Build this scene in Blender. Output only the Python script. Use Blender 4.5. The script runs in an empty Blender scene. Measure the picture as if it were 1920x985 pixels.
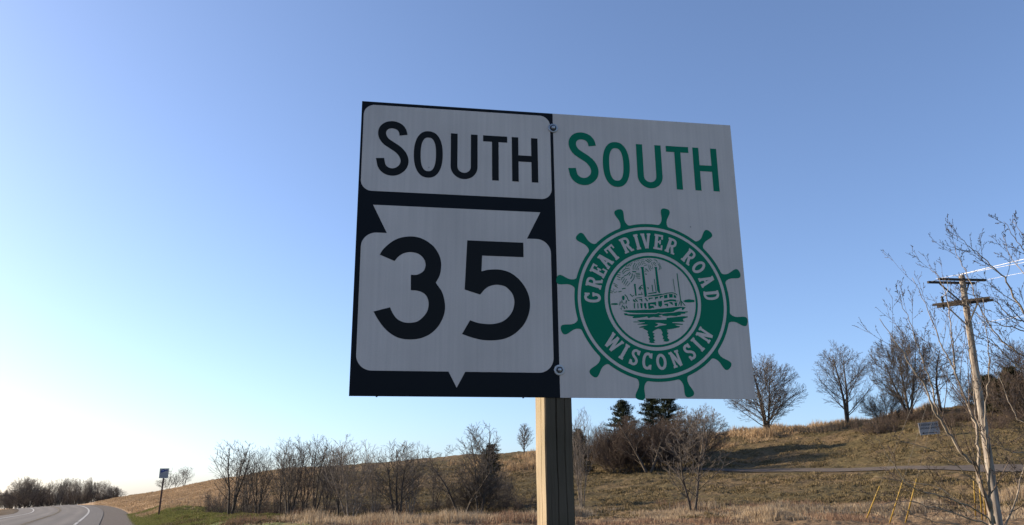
import bpy, bmesh, math, random
import numpy as np
from mathutils import Vector, Matrix
from mathutils.geometry import tessellate_polygon
R=math.radians
S=bpy.context.scene; C=S.collection

# ------------------------------------------------------------------ camera
EYE=1.6; F=1500.0; PITCH=.2780; ROLL=-.0053
S.render.resolution_x=1024; S.render.resolution_y=525
def cam_axes():
    f=Vector((0,math.cos(PITCH),math.sin(PITCH))); r=Vector((1,0,0)); u=r.cross(f)
    c,s=math.cos(ROLL),math.sin(ROLL)
    return c*r+s*u, -s*r+c*u, f
CR,CU,CF=cam_axes()
cd=bpy.data.cameras.new('camera'); cam=bpy.data.objects.new('camera',cd); C.objects.link(cam)
cd.sensor_width=36; cd.lens=36*F/1920; cd.clip_start=.05; cd.clip_end=20000
cam.matrix_world=Matrix(((CR.x,CU.x,-CF.x,0),(CR.y,CU.y,-CF.y,0),(CR.z,CU.z,-CF.z,EYE),(0,0,0,1)))
S.camera=cam
def at(px,py,D):
    "survey helper: the world point seen at a pixel of the photograph at forward distance D"
    d=CF*F+CR*(px-960)-CU*(py-492.5)
    return Vector((0,0,EYE))+d*(D/d.y)

# ------------------------------------------------------------------ sky and sun
SUN_AZ=-73.0; SUN_EL=19.0
w=bpy.data.worlds.new('World'); S.world=w; w.use_nodes=True
nt=w.node_tree; bg=nt.nodes['Background']
sky=nt.nodes.new('ShaderNodeTexSky'); sky.sky_type='NISHITA'; sky.sun_disc=False
sky.sun_elevation=R(SUN_EL); sky.sun_rotation=R(SUN_AZ)
sky.air_density=.8; sky.dust_density=.95; sky.ozone_density=4.8; sky.altitude=0
wb=nt.nodes.new('ShaderNodeMix'); wb.data_type='RGBA'; wb.blend_type='MULTIPLY'; wb.inputs[0].default_value=1; wb.inputs[7].default_value=(.985,.94,.95,1)   # camera white balance
gm=nt.nodes.new('ShaderNodeGamma'); gm.inputs[1].default_value=.95; nt.links.new(sky.outputs[0],gm.inputs[0]); nt.links.new(gm.outputs[0],wb.inputs[6]); hs=nt.nodes.new('ShaderNodeHueSaturation'); hs.inputs['Saturation'].default_value=.93; nt.links.new(wb.outputs[2],hs.inputs['Color']); nt.links.new(hs.outputs[0],bg.inputs[0]); bg.inputs[1].default_value=.10
sd=Vector((math.sin(R(SUN_AZ))*math.cos(R(SUN_EL)),math.cos(R(SUN_AZ))*math.cos(R(SUN_EL)),math.sin(R(SUN_EL))))
sl=bpy.data.lights.new('sun','SUN'); sl.energy=3.8; sl.angle=R(.5); sl.color=(1,.84,.62)
so=bpy.data.objects.new('sun',sl); C.objects.link(so); so.rotation_euler=sd.to_track_quat('Z','Y').to_euler()
S.view_settings.view_transform='Standard'; S.view_settings.look='None'
S.view_settings.exposure=1.45; S.view_settings.gamma=1.0; S.view_settings.use_curve_mapping=False

# ------------------------------------------------------------------ helpers
def tag(o,label=None,cat=None,group=None,kind=None):
    for k,v in (('label',label),('category',cat),('group',group),('kind',kind)):
        if v: o[k]=v
    return o
def empty(name,loc,rz=0):
    o=bpy.data.objects.new(name,None); C.objects.link(o); o.location=loc; o.rotation_euler=(0,0,rz); o.empty_display_size=.3
    return o
def link(name,me,parent=None):
    o=bpy.data.objects.new(name,me); C.objects.link(o)
    if parent: o.parent=parent
    return o
def npmesh(name,V,Fc,mat,smooth=False,col=None):
    "V (n,3), Fc (m,3|4) arrays"
    V=np.asarray(V,np.float32); Fc=np.asarray(Fc,np.int32)
    me=bpy.data.meshes.new(name); k=Fc.shape[1]
    me.vertices.add(len(V)); me.vertices.foreach_set('co',V.ravel())
    me.loops.add(Fc.size); me.loops.foreach_set('vertex_index',Fc.ravel())
    me.polygons.add(len(Fc)); me.polygons.foreach_set('loop_start',np.arange(0,Fc.size,k,dtype=np.int32))
    if smooth: me.polygons.foreach_set('use_smooth',np.ones(len(Fc),bool))
    me.update(calc_edges=True)
    if col is not None:
        a=me.color_attributes.new('Col','FLOAT_COLOR','POINT'); a.data.foreach_set('color',np.c_[col,np.ones(len(col))].astype(np.float32).ravel())
    if mat: me.materials.append(mat)
    return me
class MB:
    "collects boxes, tubes and polygons and links them as ONE mesh object"
    def __init__(s): s.v=[]; s.f=[]
    def add(s,vs,fs):
        b=len(s.v); s.v+= [tuple(q) for q in vs]; s.f+=[tuple(b+i for i in f) for f in fs]; return s
    def box(s,a,b):
        (x0,y0,z0),(x1,y1,z1)=a,b
        return s.add([(x0,y0,z0),(x1,y0,z0),(x1,y1,z0),(x0,y1,z0),(x0,y0,z1),(x1,y0,z1),(x1,y1,z1),(x0,y1,z1)],
          [(0,3,2,1),(4,5,6,7),(0,1,5,4),(1,2,6,5),(2,3,7,6),(3,0,4,7)])
    def bar(s,p,q,wd,h,up=(0,0,1)):
        p,q=Vector(p),Vector(q); d=(q-p).normalized(); sx=d.cross(Vector(up)).normalized()*wd/2; sz=sx.normalized().cross(d)*h/2
        vs=[c+i*sx+j*sz for c in (p,q) for i,j in ((-1,-1),(1,-1),(1,1),(-1,1))]
        return s.add(vs,[(0,1,2,3),(7,6,5,4),(0,4,5,1),(1,5,6,2),(2,6,7,3),(3,7,4,0)])
    def tube(s,pts,rad,n=6,cap=True):
        pts=[Vector(p) for p in pts]; rad=rad if hasattr(rad,'__len__') else [rad]*len(pts)
        vs=[]; ref=None
        for i,p in enumerate(pts):
            d=(pts[min(i+1,len(pts)-1)]-pts[max(i-1,0)]).normalized()
            if ref is None: ref=d.orthogonal().normalized()
            ref=(ref-d*ref.dot(d)).normalized(); b=d.cross(ref)
            for k in range(n):
                a=2*math.pi*k/n; vs.append(p+(ref*math.cos(a)+b*math.sin(a))*rad[i])
        fs=[(i*n+k,i*n+(k+1)%n,(i+1)*n+(k+1)%n,(i+1)*n+k) for i in range(len(pts)-1) for k in range(n)]
        if cap: fs+=[tuple(range(n))[::-1],tuple(range((len(pts)-1)*n,len(pts)*n))]
        return s.add(vs,fs)
    def mesh(s,name,mat,smooth=False):
        me=bpy.data.meshes.new(name); me.from_pydata(s.v,[],s.f); me.update()
        if smooth: me.polygons.foreach_set('use_smooth',[True]*len(me.polygons))
        if mat: me.materials.append(mat)
        return me
    def build(s,name,mat,parent=None,smooth=False): return link(name,s.mesh(name,mat,smooth),parent)

# value noise on numpy arrays
_rng=np.random.default_rng(5); _T=_rng.random((256,256))
def vnoise(x,y):
    xi=np.floor(x).astype(int); yi=np.floor(y).astype(int); fx=x-xi; fy=y-yi
    fx=fx*fx*(3-2*fx); fy=fy*fy*(3-2*fy)
    a=_T[xi%256,yi%256]; b=_T[(xi+1)%256,yi%256]; c=_T[xi%256,(yi+1)%256]; d=_T[(xi+1)%256,(yi+1)%256]
    return (a*(1-fx)+b*fx)*(1-fy)+(c*(1-fx)+d*fx)*fy
def fbm(x,y,o=4):
    s=0; a=.5
    for i in range(o): s=s+a*vnoise(x*2**i+i*17.3,y*2**i+i*9.1); a*=.5
    return s
def sstep(a,b,x):
    t=np.clip((x-a)/(b-a),0,1); return t*t*(3-2*t)

# ------------------------------------------------------------------ materials
def mat(name,col=(.5,.5,.5),rough=.8,metal=0,spec=.3):
    m=bpy.data.materials.new(name); m.use_nodes=True; b=m.node_tree.nodes['Principled BSDF']
    b.inputs['Base Color'].default_value=(*col,1); b.inputs['Roughness'].default_value=rough; b.inputs['Metallic'].default_value=metal
    b.inputs['Specular IOR Level'].default_value=spec
    return m
def nodes(m): return m.node_tree.nodes, m.node_tree.links, m.node_tree.nodes['Principled BSDF']
def noise_mat(name,cols,scale=5,rough=.85,stretch=(1,1,1),bump=0,detail=5,spec=.2,space='Object',dist=.02,pos=(.3,.7)):
    m=mat(name,rough=rough,spec=spec); N,L,b=nodes(m)
    tc=N.new('ShaderNodeTexCoord'); mp=N.new('ShaderNodeMapping'); mp.inputs['Scale'].default_value=stretch
    L.new(tc.outputs[space],mp.inputs[0]); n=N.new('ShaderNodeTexNoise'); n.inputs['Scale'].default_value=scale; n.inputs['Detail'].default_value=detail
    L.new(mp.outputs[0],n.inputs['Vector']); r=N.new('ShaderNodeValToRGB'); L.new(n.outputs['Fac'],r.inputs[0])
    e=r.color_ramp.elements
    while len(e)<len(cols): e.new(.5)
    for i,c in enumerate(cols):
        e[i].position=pos[0]+(pos[1]-pos[0])*i/(len(cols)-1); e[i].color=(*c,1)
    L.new(r.outputs[0],b.inputs['Base Color'])
    if bump:
        bp=N.new('ShaderNodeBump'); bp.inputs['Strength'].default_value=bump; bp.inputs['Distance'].default_value=dist
        L.new(n.outputs['Fac'],bp.inputs['Height']); L.new(bp.outputs[0],b.inputs['Normal'])
    return m
def island_mat(name,cols,rough=.9,trans=0):
    m=mat(name,rough=rough,spec=.1); N,L,b=nodes(m)
    g=N.new('ShaderNodeNewGeometry'); r=N.new('ShaderNodeValToRGB'); L.new(g.outputs['Random Per Island'],r.inputs[0])
    e=r.color_ramp.elements
    while len(e)<len(cols): e.new(.5)
    for i,c in enumerate(cols): e[i].position=i/(len(cols)-1); e[i].color=(*c,1)
    L.new(r.outputs[0],b.inputs['Base Color'])
    if trans:
        t=N.new('ShaderNodeBsdfTranslucent'); L.new(r.outputs[0],t.inputs[0]); mx=N.new('ShaderNodeMixShader'); mx.inputs[0].default_value=trans
        L.new(b.outputs[0],mx.inputs[1]); L.new(t.outputs[0],mx.inputs[2]); L.new(mx.outputs[0],N['Material Output'].inputs[0])
    return m
M={}
M['bark']=noise_mat('bark',[(.045,.036,.030),(.10,.082,.066)],scale=9,stretch=(1,1,.25),bump=.5)
M['twig']=noise_mat('twig',[(.058,.050,.045),(.125,.106,.092)],scale=2)
M['twig_red']=noise_mat('twig_red',[(.056,.041,.034),(.105,.076,.060)],scale=2)
M['twig_grey']=noise_mat('twig_grey',[(.11,.09,.075),(.20,.165,.135)],scale=2)
M['pale_bark']=noise_mat('pale_bark',[(.085,.068,.055),(.30,.25,.20)],scale=11,stretch=(1,1,.5),bump=.4)
M['pale_twig']=noise_mat('pale_twig',[(.05,.036,.030),(.15,.11,.085)],scale=3)
M['dark_twig']=noise_mat('dark_twig',[(.028,.024,.024),(.07,.055,.05)],scale=3)
M['needle']=island_mat('needle',[(.016,.021,.011),(.030,.036,.018),(.044,.046,.024)])
M['needle_brown']=island_mat('needle_brown',[(.030,.026,.016),(.050,.042,.022),(.034,.040,.020)])
M['dry_grass']=island_mat('dry_grass',[(.30,.22,.14),(.44,.345,.235),(.24,.17,.11),(.50,.41,.29)],trans=.3)
M['red_weed']=island_mat('red_weed',[(.17,.10,.065),(.26,.165,.11),(.13,.085,.06)],trans=.2)
M['tan_grass']=island_mat('tan_grass',[(.30,.21,.125),(.41,.30,.185),(.24,.16,.095)],trans=.25)
M['hill_grass']=island_mat('hill_grass',[(.055,.045,.020),(.180,.132,.072),(.100,.076,.035),(.27,.205,.12),(.074,.060,.027)],trans=.2)
M['green_grass']=island_mat('green_grass',[(.090,.112,.030),(.155,.160,.048),(.215,.19,.08),(.11,.130,.036)],trans=.25)
M['yellow']=noise_mat('yellow_plastic',[(.20,.13,.03),(.36,.235,.05)],scale=6,rough=.6)
M['steel']=noise_mat('galvanised_steel',[(.28,.29,.30),(.45,.46,.48)],scale=40,rough=.45); M['steel'].node_tree.nodes['Principled BSDF'].inputs['Metallic'].default_value=.7
M['wire']=mat('wire',(.55,.54,.52),.35,.3,.6)
M['guy']=mat('guy_wire',(.16,.15,.14),.5,.5)
M['black_iron']=mat('black_iron',(.03,.03,.03),.6)
M['pole_wood']=noise_mat('pole_wood',[(.08,.062,.050),(.20,.168,.140),(.33,.295,.25)],scale=11,stretch=(1,1,.12),bump=.6)
M['arm_wood']=noise_mat('arm_wood',[(.022,.018,.016),(.062,.050,.042)],scale=14,stretch=(1,1,1),bump=.4)
M['sign_white']=mat('sign_paint_white',(.6,.6,.6),.5)

# ------------------------------------------------------------------ the lie of the land
# surveyed profiles: photograph column -> (forward distance, height as seen line)
PROF={
 40:[(51,985),(80,969.5),(105,954),(140,946),(165,946),(190,949),(240,953),(400,958)],
 150:[(51,985),(80,969),(105,953.5),(140,946),(165,947),(190,949),(240,951),(400,955)],
 200:[(51,985),(80,968.5),(105,953),(140,943.5),(165,940.5),(190,939.5),(240,941),(400,945)],
 235:[(51,985),(80,967),(105,951.5),(140,942),(165,937),(200,932),(250,930),(400,934)],
 300:[(51,985),(78,953),(100,943),(140,934),(180,926),(215,921),(230,921)],
 400:[(42,985),(70,965),(95,945),(130,919),(165,901),(180,898)],
 500:[(41,985),(56,968),(75,950),(105,915),(135,889),(150,882)],
 700:[(40,985),(55,968),(72,950),(105,905),(132,878),(146,868)],
 900:[(39,985),(54,968),(68,950),(85,918),(105,885),(126,858),(141,850)],
 1050:[(38,985),(52,967),(64,945),(80,915),(95,887),(112,857),(130,841)],
 1215:[(37,985),(48,967),(60,943),(72,910),(82,892),(90,882),(100,858),(112,838),(130,825)],
 1400:[(36,985),(47,965),(59,935),(70,904),(77,892),(82,886),(88,873),(94,855),(100,832),(106,818),(118,809)],
 1600:[(36,985),(46,962),(56,928),(64,902),(69,890),(75,881),(82,862),(88,842),(95,815),(102,801),(114,796)],
 1760:[(36,985),(45,960),(52,928),(57,903),(61,889),(67,877),(74,858),(81,825),(88,795),(97,775),(108,768)],
 1920:[(36,985),(44,960),(50,928),(55,902),(59,889),(65,876),(71,850),(78,812),(86,780),(95,760),(105,752)],
}
DG=np.arange(0,4001,1.0); SG=np.linspace(-.62,.75,420)
def _tab():
    ss=[];zz=[]
    for px in sorted(PROF):
        pts=[at(px,y,D) for D,y in PROF[px]]
        s=pts[len(pts)//2]; ss.append(s.x/s.y)
        Ds=[0,14,26]+[p.y for p in pts]; Zs=[0,0,-.10]+[p.z for p in pts]
        e=pts[-1]; Ds+=[e.y+60,e.y+300,e.y+1500,4001]; Zs+=[e.z-1 if px>270 else e.z-4,e.z-14,e.z-40,e.z-110]
        z=np.interp(DG,Ds,Zs); k=np.exp(-.5*(np.arange(-9,10)/2.6)**2); k/=k.sum()
        z=np.convolve(np.pad(z,9,mode='edge'),k,'valid'); zz.append(z)
    zz=np.array(zz); out=np.array([np.interp(SG,ss,zz[:,j]) for j in range(len(DG))]).T
    k=np.exp(-.5*(np.arange(-20,21)/6.)**2); k/=k.sum()
    return np.apply_along_axis(lambda a:np.convolve(np.pad(a,20,mode='edge'),k,'valid'),0,out)
TAB=_tab()
def lookup(X,Y):
    s=np.clip(X/np.maximum(Y,30.),SG[0],SG[-1]); si=(s-SG[0])/(SG[1]-SG[0]); i=np.clip(si.astype(int),0,len(SG)-2); fs=si-i
    d=np.clip(Y,0,3999); j=d.astype(int); fd=d-j
    return (TAB[i,j]*(1-fs)+TAB[i+1,j]*fs)*(1-fd)+(TAB[i,j+1]*(1-fs)+TAB[i+1,j+1]*fs)*fd
# highway: x of the right edge line, and surface height, by y
RY=np.array([-300,0,51,100,120,135,150,170,200,260,400.]); RX=np.array([120.,-2.6,-27.0,-50.6,-61,-69.5,-78.5,-92,-114,-165,-300])
RZY=np.array([-300,-20,0,25,51,80,100,125,145,160,180,220,300,400]); RZ=np.array([0,0,0,-.16,-.57,-.66,-.60,-.48,-.42,-.50,-1.0,-2.6,-6,-10.])
def road_x(Y): return np.interp(Y,RY,RX)
_yy=np.arange(-300,401,1.0); _k=np.exp(-.5*(np.arange(-24,25)/8.)**2); _k/=_k.sum()
_rz=np.convolve(np.pad(np.interp(_yy,RZY,RZ),24,mode='edge'),_k,'valid'); _rx=np.convolve(np.pad(road_x(_yy),24,mode='edge'),_k,'valid')
def road_x(Y): return np.interp(Y,_yy,_rx)
def road_z(Y): return np.interp(Y,_yy,_rz)
XL,XR=-10.4,4.5          # paved/gravel footprint measured in x from the right edge line
BANK=.065   # the bend is banked down to the left
def road_surf(u,Y): return road_z(Y)-BANK*sstep(70,130,Y)*np.clip(-u,0,10)
def bumps(X,Y):
    far=sstep(24,40,Y)
    return far*((fbm(X*.23,Y*.23,3)-.44)*.50+(fbm(X*.9+7,Y*.9,3)-.44)*.30+np.abs(fbm(X*2.2,Y*2.2+5,2)-.38)*.40)
def H0(X,Y):
    X=np.asarray(X,float); Y=np.asarray(Y,float)
    z=lookup(X,Y); u=X-road_x(Y); zr=road_z(Y)
    dl=np.maximum(XL-u,0); left=zr-.05-BANK*sstep(70,130,Y)*10-np.clip((dl-.5)*.16,0,8.0)
    on=(Y<400)
    wr=1-sstep(XR-.2,XR+5,u)         # 1 on the road, fading right of it
    z2=z*(1-wr)+(road_surf(u,Y)-.09)*wr
    z2=np.where(u<XL,left,z2)
    return np.where(on,z2,z)
def ACC(X,Y):   # access lane band on the hillside, 0..1
    s=X/np.maximum(Y,30.)
    c=np.interp(s,[.15,.30,.42,.54,.66,1.],[92,80.5,72.5,64.3,62.0,58]); return c
def H(X,Y):
    X=np.asarray(X,float); Y=np.asarray(Y,float)
    u=X-road_x(Y); m=sstep(XR+.3,XR+3,u)+sstep(-XL+.5,-XL+3,-u)
    lane=1-sstep(2.2,3.4,np.abs(Y-ACC(X,Y)))*1.0
    lane=np.where(X/np.maximum(Y,30.)>.22,lane,0)
    return H0(X,Y)+bumps(X,Y)*np.clip(m,0,1)*(1-.9*lane)
def hz(x,y): return float(H(np.array([x]),np.array([y]))[0])

def VD(s): return 92-np.clip((s+.47)/.16,0,2)*42   # far limit of the green verge
def cover(X,Y):
    "ground colour by place: green verge, tan slope, olive hill, ditch litter"
    n1=fbm(X*.09,Y*.09,4); n2=fbm(X*.6+3,Y*.6,3); n3=fbm(X*2.3,Y*2.3,2)
    olive=np.array([.098,.076,.037]); brown=np.array([.150,.104,.058]); tan=np.array([.32,.215,.128]); green=np.array([.110,.130,.038]); earth=np.array([.080,.056,.036])
    s=X/np.maximum(Y,30.); u=X-road_x(Y)
    def mx(a,b,t): return a*(1-t[...,None])+b*t[...,None]
    c=mx(np.broadcast_to(olive,X.shape+(3,)),brown,np.clip((n1-.36)*4+(n2-.45)*2.2,0,1))
    c=mx(c,earth,np.clip((n3-.50)*3,0,.7))
    tanm=(1-sstep(-.40,-.27,s+(n1-.5)*.15))*sstep(70,92,Y+(n1-.5)*40)
    c=mx(c,tan*(.75+.5*n2)[...,None],tanm)
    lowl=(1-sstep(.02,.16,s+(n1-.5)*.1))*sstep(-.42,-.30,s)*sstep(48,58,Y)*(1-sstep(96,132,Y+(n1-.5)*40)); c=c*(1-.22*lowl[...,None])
    crest=sstep(.0,1.,(Y-105)/14+(n2-.5)*2)*sstep(.18,.28,s)
    c=mx(c,tan,crest)
    ditch=sstep(30,34,Y)*(1-sstep(44,51,Y+(n2-.5)*18))*sstep(-.33,-.26,s)
    c=mx(c,tan*.62,ditch*.85)
    vg=(1-sstep(-9,9,Y-VD(s)+(n2-.5)*26))*(Y>30)*(s<-.2)
    c=mx(c,green,np.clip(vg,0,1)*(.75+.25*n2))
    lf=(u<XL+1)&(Y<420)&(Y>-300); c=np.where(lf[...,None],earth*.9,c)
    near=1-sstep(20,32,Y); c=mx(c,green*1.1,near*.8)
    return c

# ------------------------------------------------------------------ ground sheet
def ground():
    s=np.unique(np.concatenate([np.linspace(-60,-6,12),np.linspace(-6,-1.2,20),np.linspace(-1.2,-.66,40),np.linspace(-.66,.72,560),np.linspace(.72,1.3,40),np.linspace(1.3,6,20),np.linspace(6,60,12)]))
    D=np.concatenate([np.linspace(-900,-60,8)[:-1],np.linspace(-60,30,46)[:-1],np.arange(30,130,.32),np.linspace(130,200,90)[1:],np.linspace(205,420,45),np.geomspace(430,4000,24)])
    SS,DD=np.meshgrid(s,D); X=SS*np.maximum(DD,30.); Y=DD
    Z=H(X,Y); V=np.stack([X,Y,Z],-1).reshape(-1,3)
    n,m=len(D),len(s); i=np.arange(n-1)[:,None]*m+np.arange(m-1)[None,:]; i=i.ravel()
    Fc=np.stack([i,i+1,i+m+1,i+m],1)
    m_=mat('ground_cover',rough=.95,spec=.1); N,L,b=nodes(m_)
    a=N.new('ShaderNodeAttribute'); a.attribute_name='Col'; tc=N.new('ShaderNodeTexCoord')
    no=N.new('ShaderNodeTexNoise'); no.inputs['Scale'].default_value=3.5; no.inputs['Detail'].default_value=8; no.inputs['Roughness'].default_value=.7; L.new(tc.outputs['Object'],no.inputs['Vector'])
    mr=N.new('ShaderNodeMapRange'); mr.inputs[1].default_value=.3; mr.inputs[2].default_value=.7; mr.inputs[3].default_value=.45; mr.inputs[4].default_value=1.5; L.new(no.outputs['Fac'],mr.inputs[0])
    mm=N.new('ShaderNodeVectorMath'); mm.operation='SCALE'; L.new(a.outputs['Color'],mm.inputs[0]); L.new(mr.outputs[0],mm.inputs['Scale']); L.new(mm.outputs[0],b.inputs['Base Color'])
    bp=N.new('ShaderNodeBump'); bp.inputs['Strength'].default_value=.9; bp.inputs['Distance'].default_value=.12; L.new(no.outputs['Fac'],bp.inputs['Height']); L.new(bp.outputs[0],b.inputs['Normal'])
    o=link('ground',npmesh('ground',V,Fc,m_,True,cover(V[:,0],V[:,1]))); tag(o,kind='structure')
ground()

def strip(name,Y,uL,uR,dz,m_,n=2,par=None,kind='structure'):
    "a sheet along the highway between two offsets from the edge line"
    U=np.linspace(0,1,n); X=road_x(Y)[:,None]+uL+(uR-uL)*U[None,:]; YY=np.repeat(Y[:,None],n,1)
    Z=road_surf(X-road_x(Y)[:,None],YY)+dz
    V=np.stack([X,YY,Z],-1).reshape(-1,3); k=len(Y); i=(np.arange(k-1)[:,None]*n+np.arange(n-1)[None,:]).ravel()
    o=link(name,npmesh(name,V,np.stack([i,i+1,i+n+1,i+n],1),m_,True),par)
    if kind: tag(o,kind=kind)
    return o
def road():
    m_=mat('asphalt',rough=.8,spec=.3); N,L,b=nodes(m_); a=N.new('ShaderNodeAttribute'); a.attribute_name='Col'; tc=N.new('ShaderNodeTexCoord')
    n=N.new('ShaderNodeTexNoise'); n.inputs['Scale'].default_value=9; n.inputs['Detail'].default_value=8; L.new(tc.outputs['Object'],n.inputs['Vector'])
    mr=N.new('ShaderNodeMapRange'); mr.inputs[1].default_value=.3; mr.inputs[2].default_value=.7; mr.inputs[3].default_value=.8; mr.inputs[4].default_value=1.2; L.new(n.outputs['Fac'],mr.inputs[0])
    v=N.new('ShaderNodeVectorMath'); v.operation='SCALE'; L.new(a.outputs['Color'],v.inputs[0]); L.new(mr.outputs[0],v.inputs['Scale']); L.new(v.outputs[0],b.inputs['Base Color'])
    gm=noise_mat('gravel',[(.040,.032,.028),(.095,.074,.064)],scale=14,bump=.8,rough=.95)
    pm=noise_mat('road_paint_white',[(.20,.19,.18),(.46,.45,.43)],scale=3,rough=.7); ym=noise_mat('road_paint_yellow',[(.075,.060,.045),(.17,.12,.06)],scale=1.2)
    sm=noise_mat('crack_sealer',[(.03,.027,.025),(.05,.045,.04)],scale=3)
    Y=np.arange(-80,300,1.5)
    strip('gravel_shoulder',Y,1.6,XR,-.03,gm,5)
    rd=strip('road',Y,-10.2,1.75,0.0,m_,61)
    me=rd.data; co=np.empty(len(me.vertices)*3,np.float32); me.vertices.foreach_get('co',co); co=co.reshape(-1,3); u=co[:,0]-road_x(co[:,1]); yy=co[:,1]
    base=np.array([.066,.056,.049]); k=np.ones(len(u))
    for c in (-1.15,-2.9,-5.0,-6.8): k+=.42*np.exp(-((u-c)/.42)**2)*(.5+1.0*vnoise(yy*.06+c*7,u*0+c))
    k*=.78+.5*fbm(u*1.3,yy*.12,3); k=np.where(u>.25,k*1.08,k); k=np.where(u<-8.1,k*1.15,k)
    at_=me.color_attributes.new('Col','FLOAT_COLOR','POINT'); at_.data.foreach_set('color',np.c_[base*k[:,None],np.ones(len(k))].astype(np.float32).ravel())
    def mark(a,b_,u0,u1,mm,nm): strip(nm,np.arange(a,b_+.01,1.5),u0,u1,.012,mm,2,rd,None)
    for a,b_ in ((-60,-51),(-45,-36),(-30,-21),(-15,-6),(0,9),(15,24),(30,39),(42,50),(52,57),(60,66),(67.5,240)): mark(a,b_,-.11,.11,pm,'edge_line')
    mark(-60,250,-7.92,-7.70,pm,'edge_line'); mark(-60,250,-4.06,-3.94,ym,'centre_line'); mark(-60,250,-3.78,-3.66,ym,'centre_line'); mark(-60,250,-3.90,-3.82,sm,'crack_seal')
road()
def access_lane():
    s=np.linspace(.19,.95,140); c=np.interp(s,[.15,.30,.42,.54,.66,1.],[92,80.5,72.5,64.3,62.0,58]); hw=np.interp(s,[.19,.30,.42,.66],[1.1,1.9,2.7,3.0])
    n=5; U=np.linspace(-1,1,n); Y=c[:,None]+hw[:,None]*U; X=s[:,None]*c[:,None]+0*Y; 
    Z=H(X,Y); Z=Z.mean(1)[:,None]+(Z-Z.mean(1)[:,None])*1.0+.07
    V=np.stack([X,Y,Z],-1).reshape(-1,3); i=(np.arange(len(s)-1)[:,None]*n+np.arange(n-1)[None,:]).ravel()
    m_=noise_mat('lane_asphalt',[(.075,.060,.050),(.115,.094,.078)],scale=1.5,rough=.95)
    tag(link('access_road',npmesh('access_road',V,np.stack([i,i+n,i+n+1,i+1],1)[:,::-1],m_,True)),kind='structure')
access_lane()

# ------------------------------------------------------------------ grasses
def blades(name,X,Y,h,wd,m_,nb=3,lean=.5,kind_label=None,two=False,spread=.12,seed=1,cat='grass'):
    r=np.random.default_rng(seed); n=len(X)*nb
    bx=np.repeat(X,nb)+r.normal(0,spread,n); by=np.repeat(Y,nb)+r.normal(0,spread,n); bz=H(bx,by)-.02
    hh=np.repeat(h,nb)*r.uniform(.6,1.25,n); a=r.uniform(0,2*np.pi,n); w_=np.repeat(wd,nb)*r.uniform(.7,1.3,n) if hasattr(wd,'__len__') else wd*r.uniform(.7,1.3,n)
    l=hh*lean*r.uniform(.1,1,n); la=r.uniform(0,2*np.pi,n)
    dx,dy=np.cos(a)*w_/2,np.sin(a)*w_/2; lx,ly=np.cos(la)*l,np.sin(la)*l
    if two:
        V=np.stack([np.stack([bx-dx,by-dy,bz],1),np.stack([bx+dx,by+dy,bz],1),np.stack([bx+dx*.8+lx*.35,by+dy*.8+ly*.35,bz+hh*.6],1),np.stack([bx-dx*.8+lx*.35,by-dy*.8+ly*.35,bz+hh*.6],1),np.stack([bx+lx,by+ly,bz+hh],1)],1)
        b=np.arange(n)*5; Fc=np.concatenate([np.stack([b,b+1,b+2],1),np.stack([b,b+2,b+3],1),np.stack([b+3,b+2,b+4],1)])
    else:
        V=np.stack([np.stack([bx-dx,by-dy,bz],1),np.stack([bx+dx,by+dy,bz],1),np.stack([bx+lx,by+ly,bz+hh],1)],1); b=np.arange(n)*3; Fc=np.stack([b,b+1,b+2],1)
    return tag(link(name,npmesh(name,V.reshape(-1,3),Fc,m_)),kind_label,cat,kind='stuff')
def scatter(n,s0,s1,d0,d1,seed,pw=1.0):
    r=np.random.default_rng(seed); D=d0+(d1-d0)*r.random(n)**pw; s=r.uniform(s0,s1,n); return s*D,D
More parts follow.
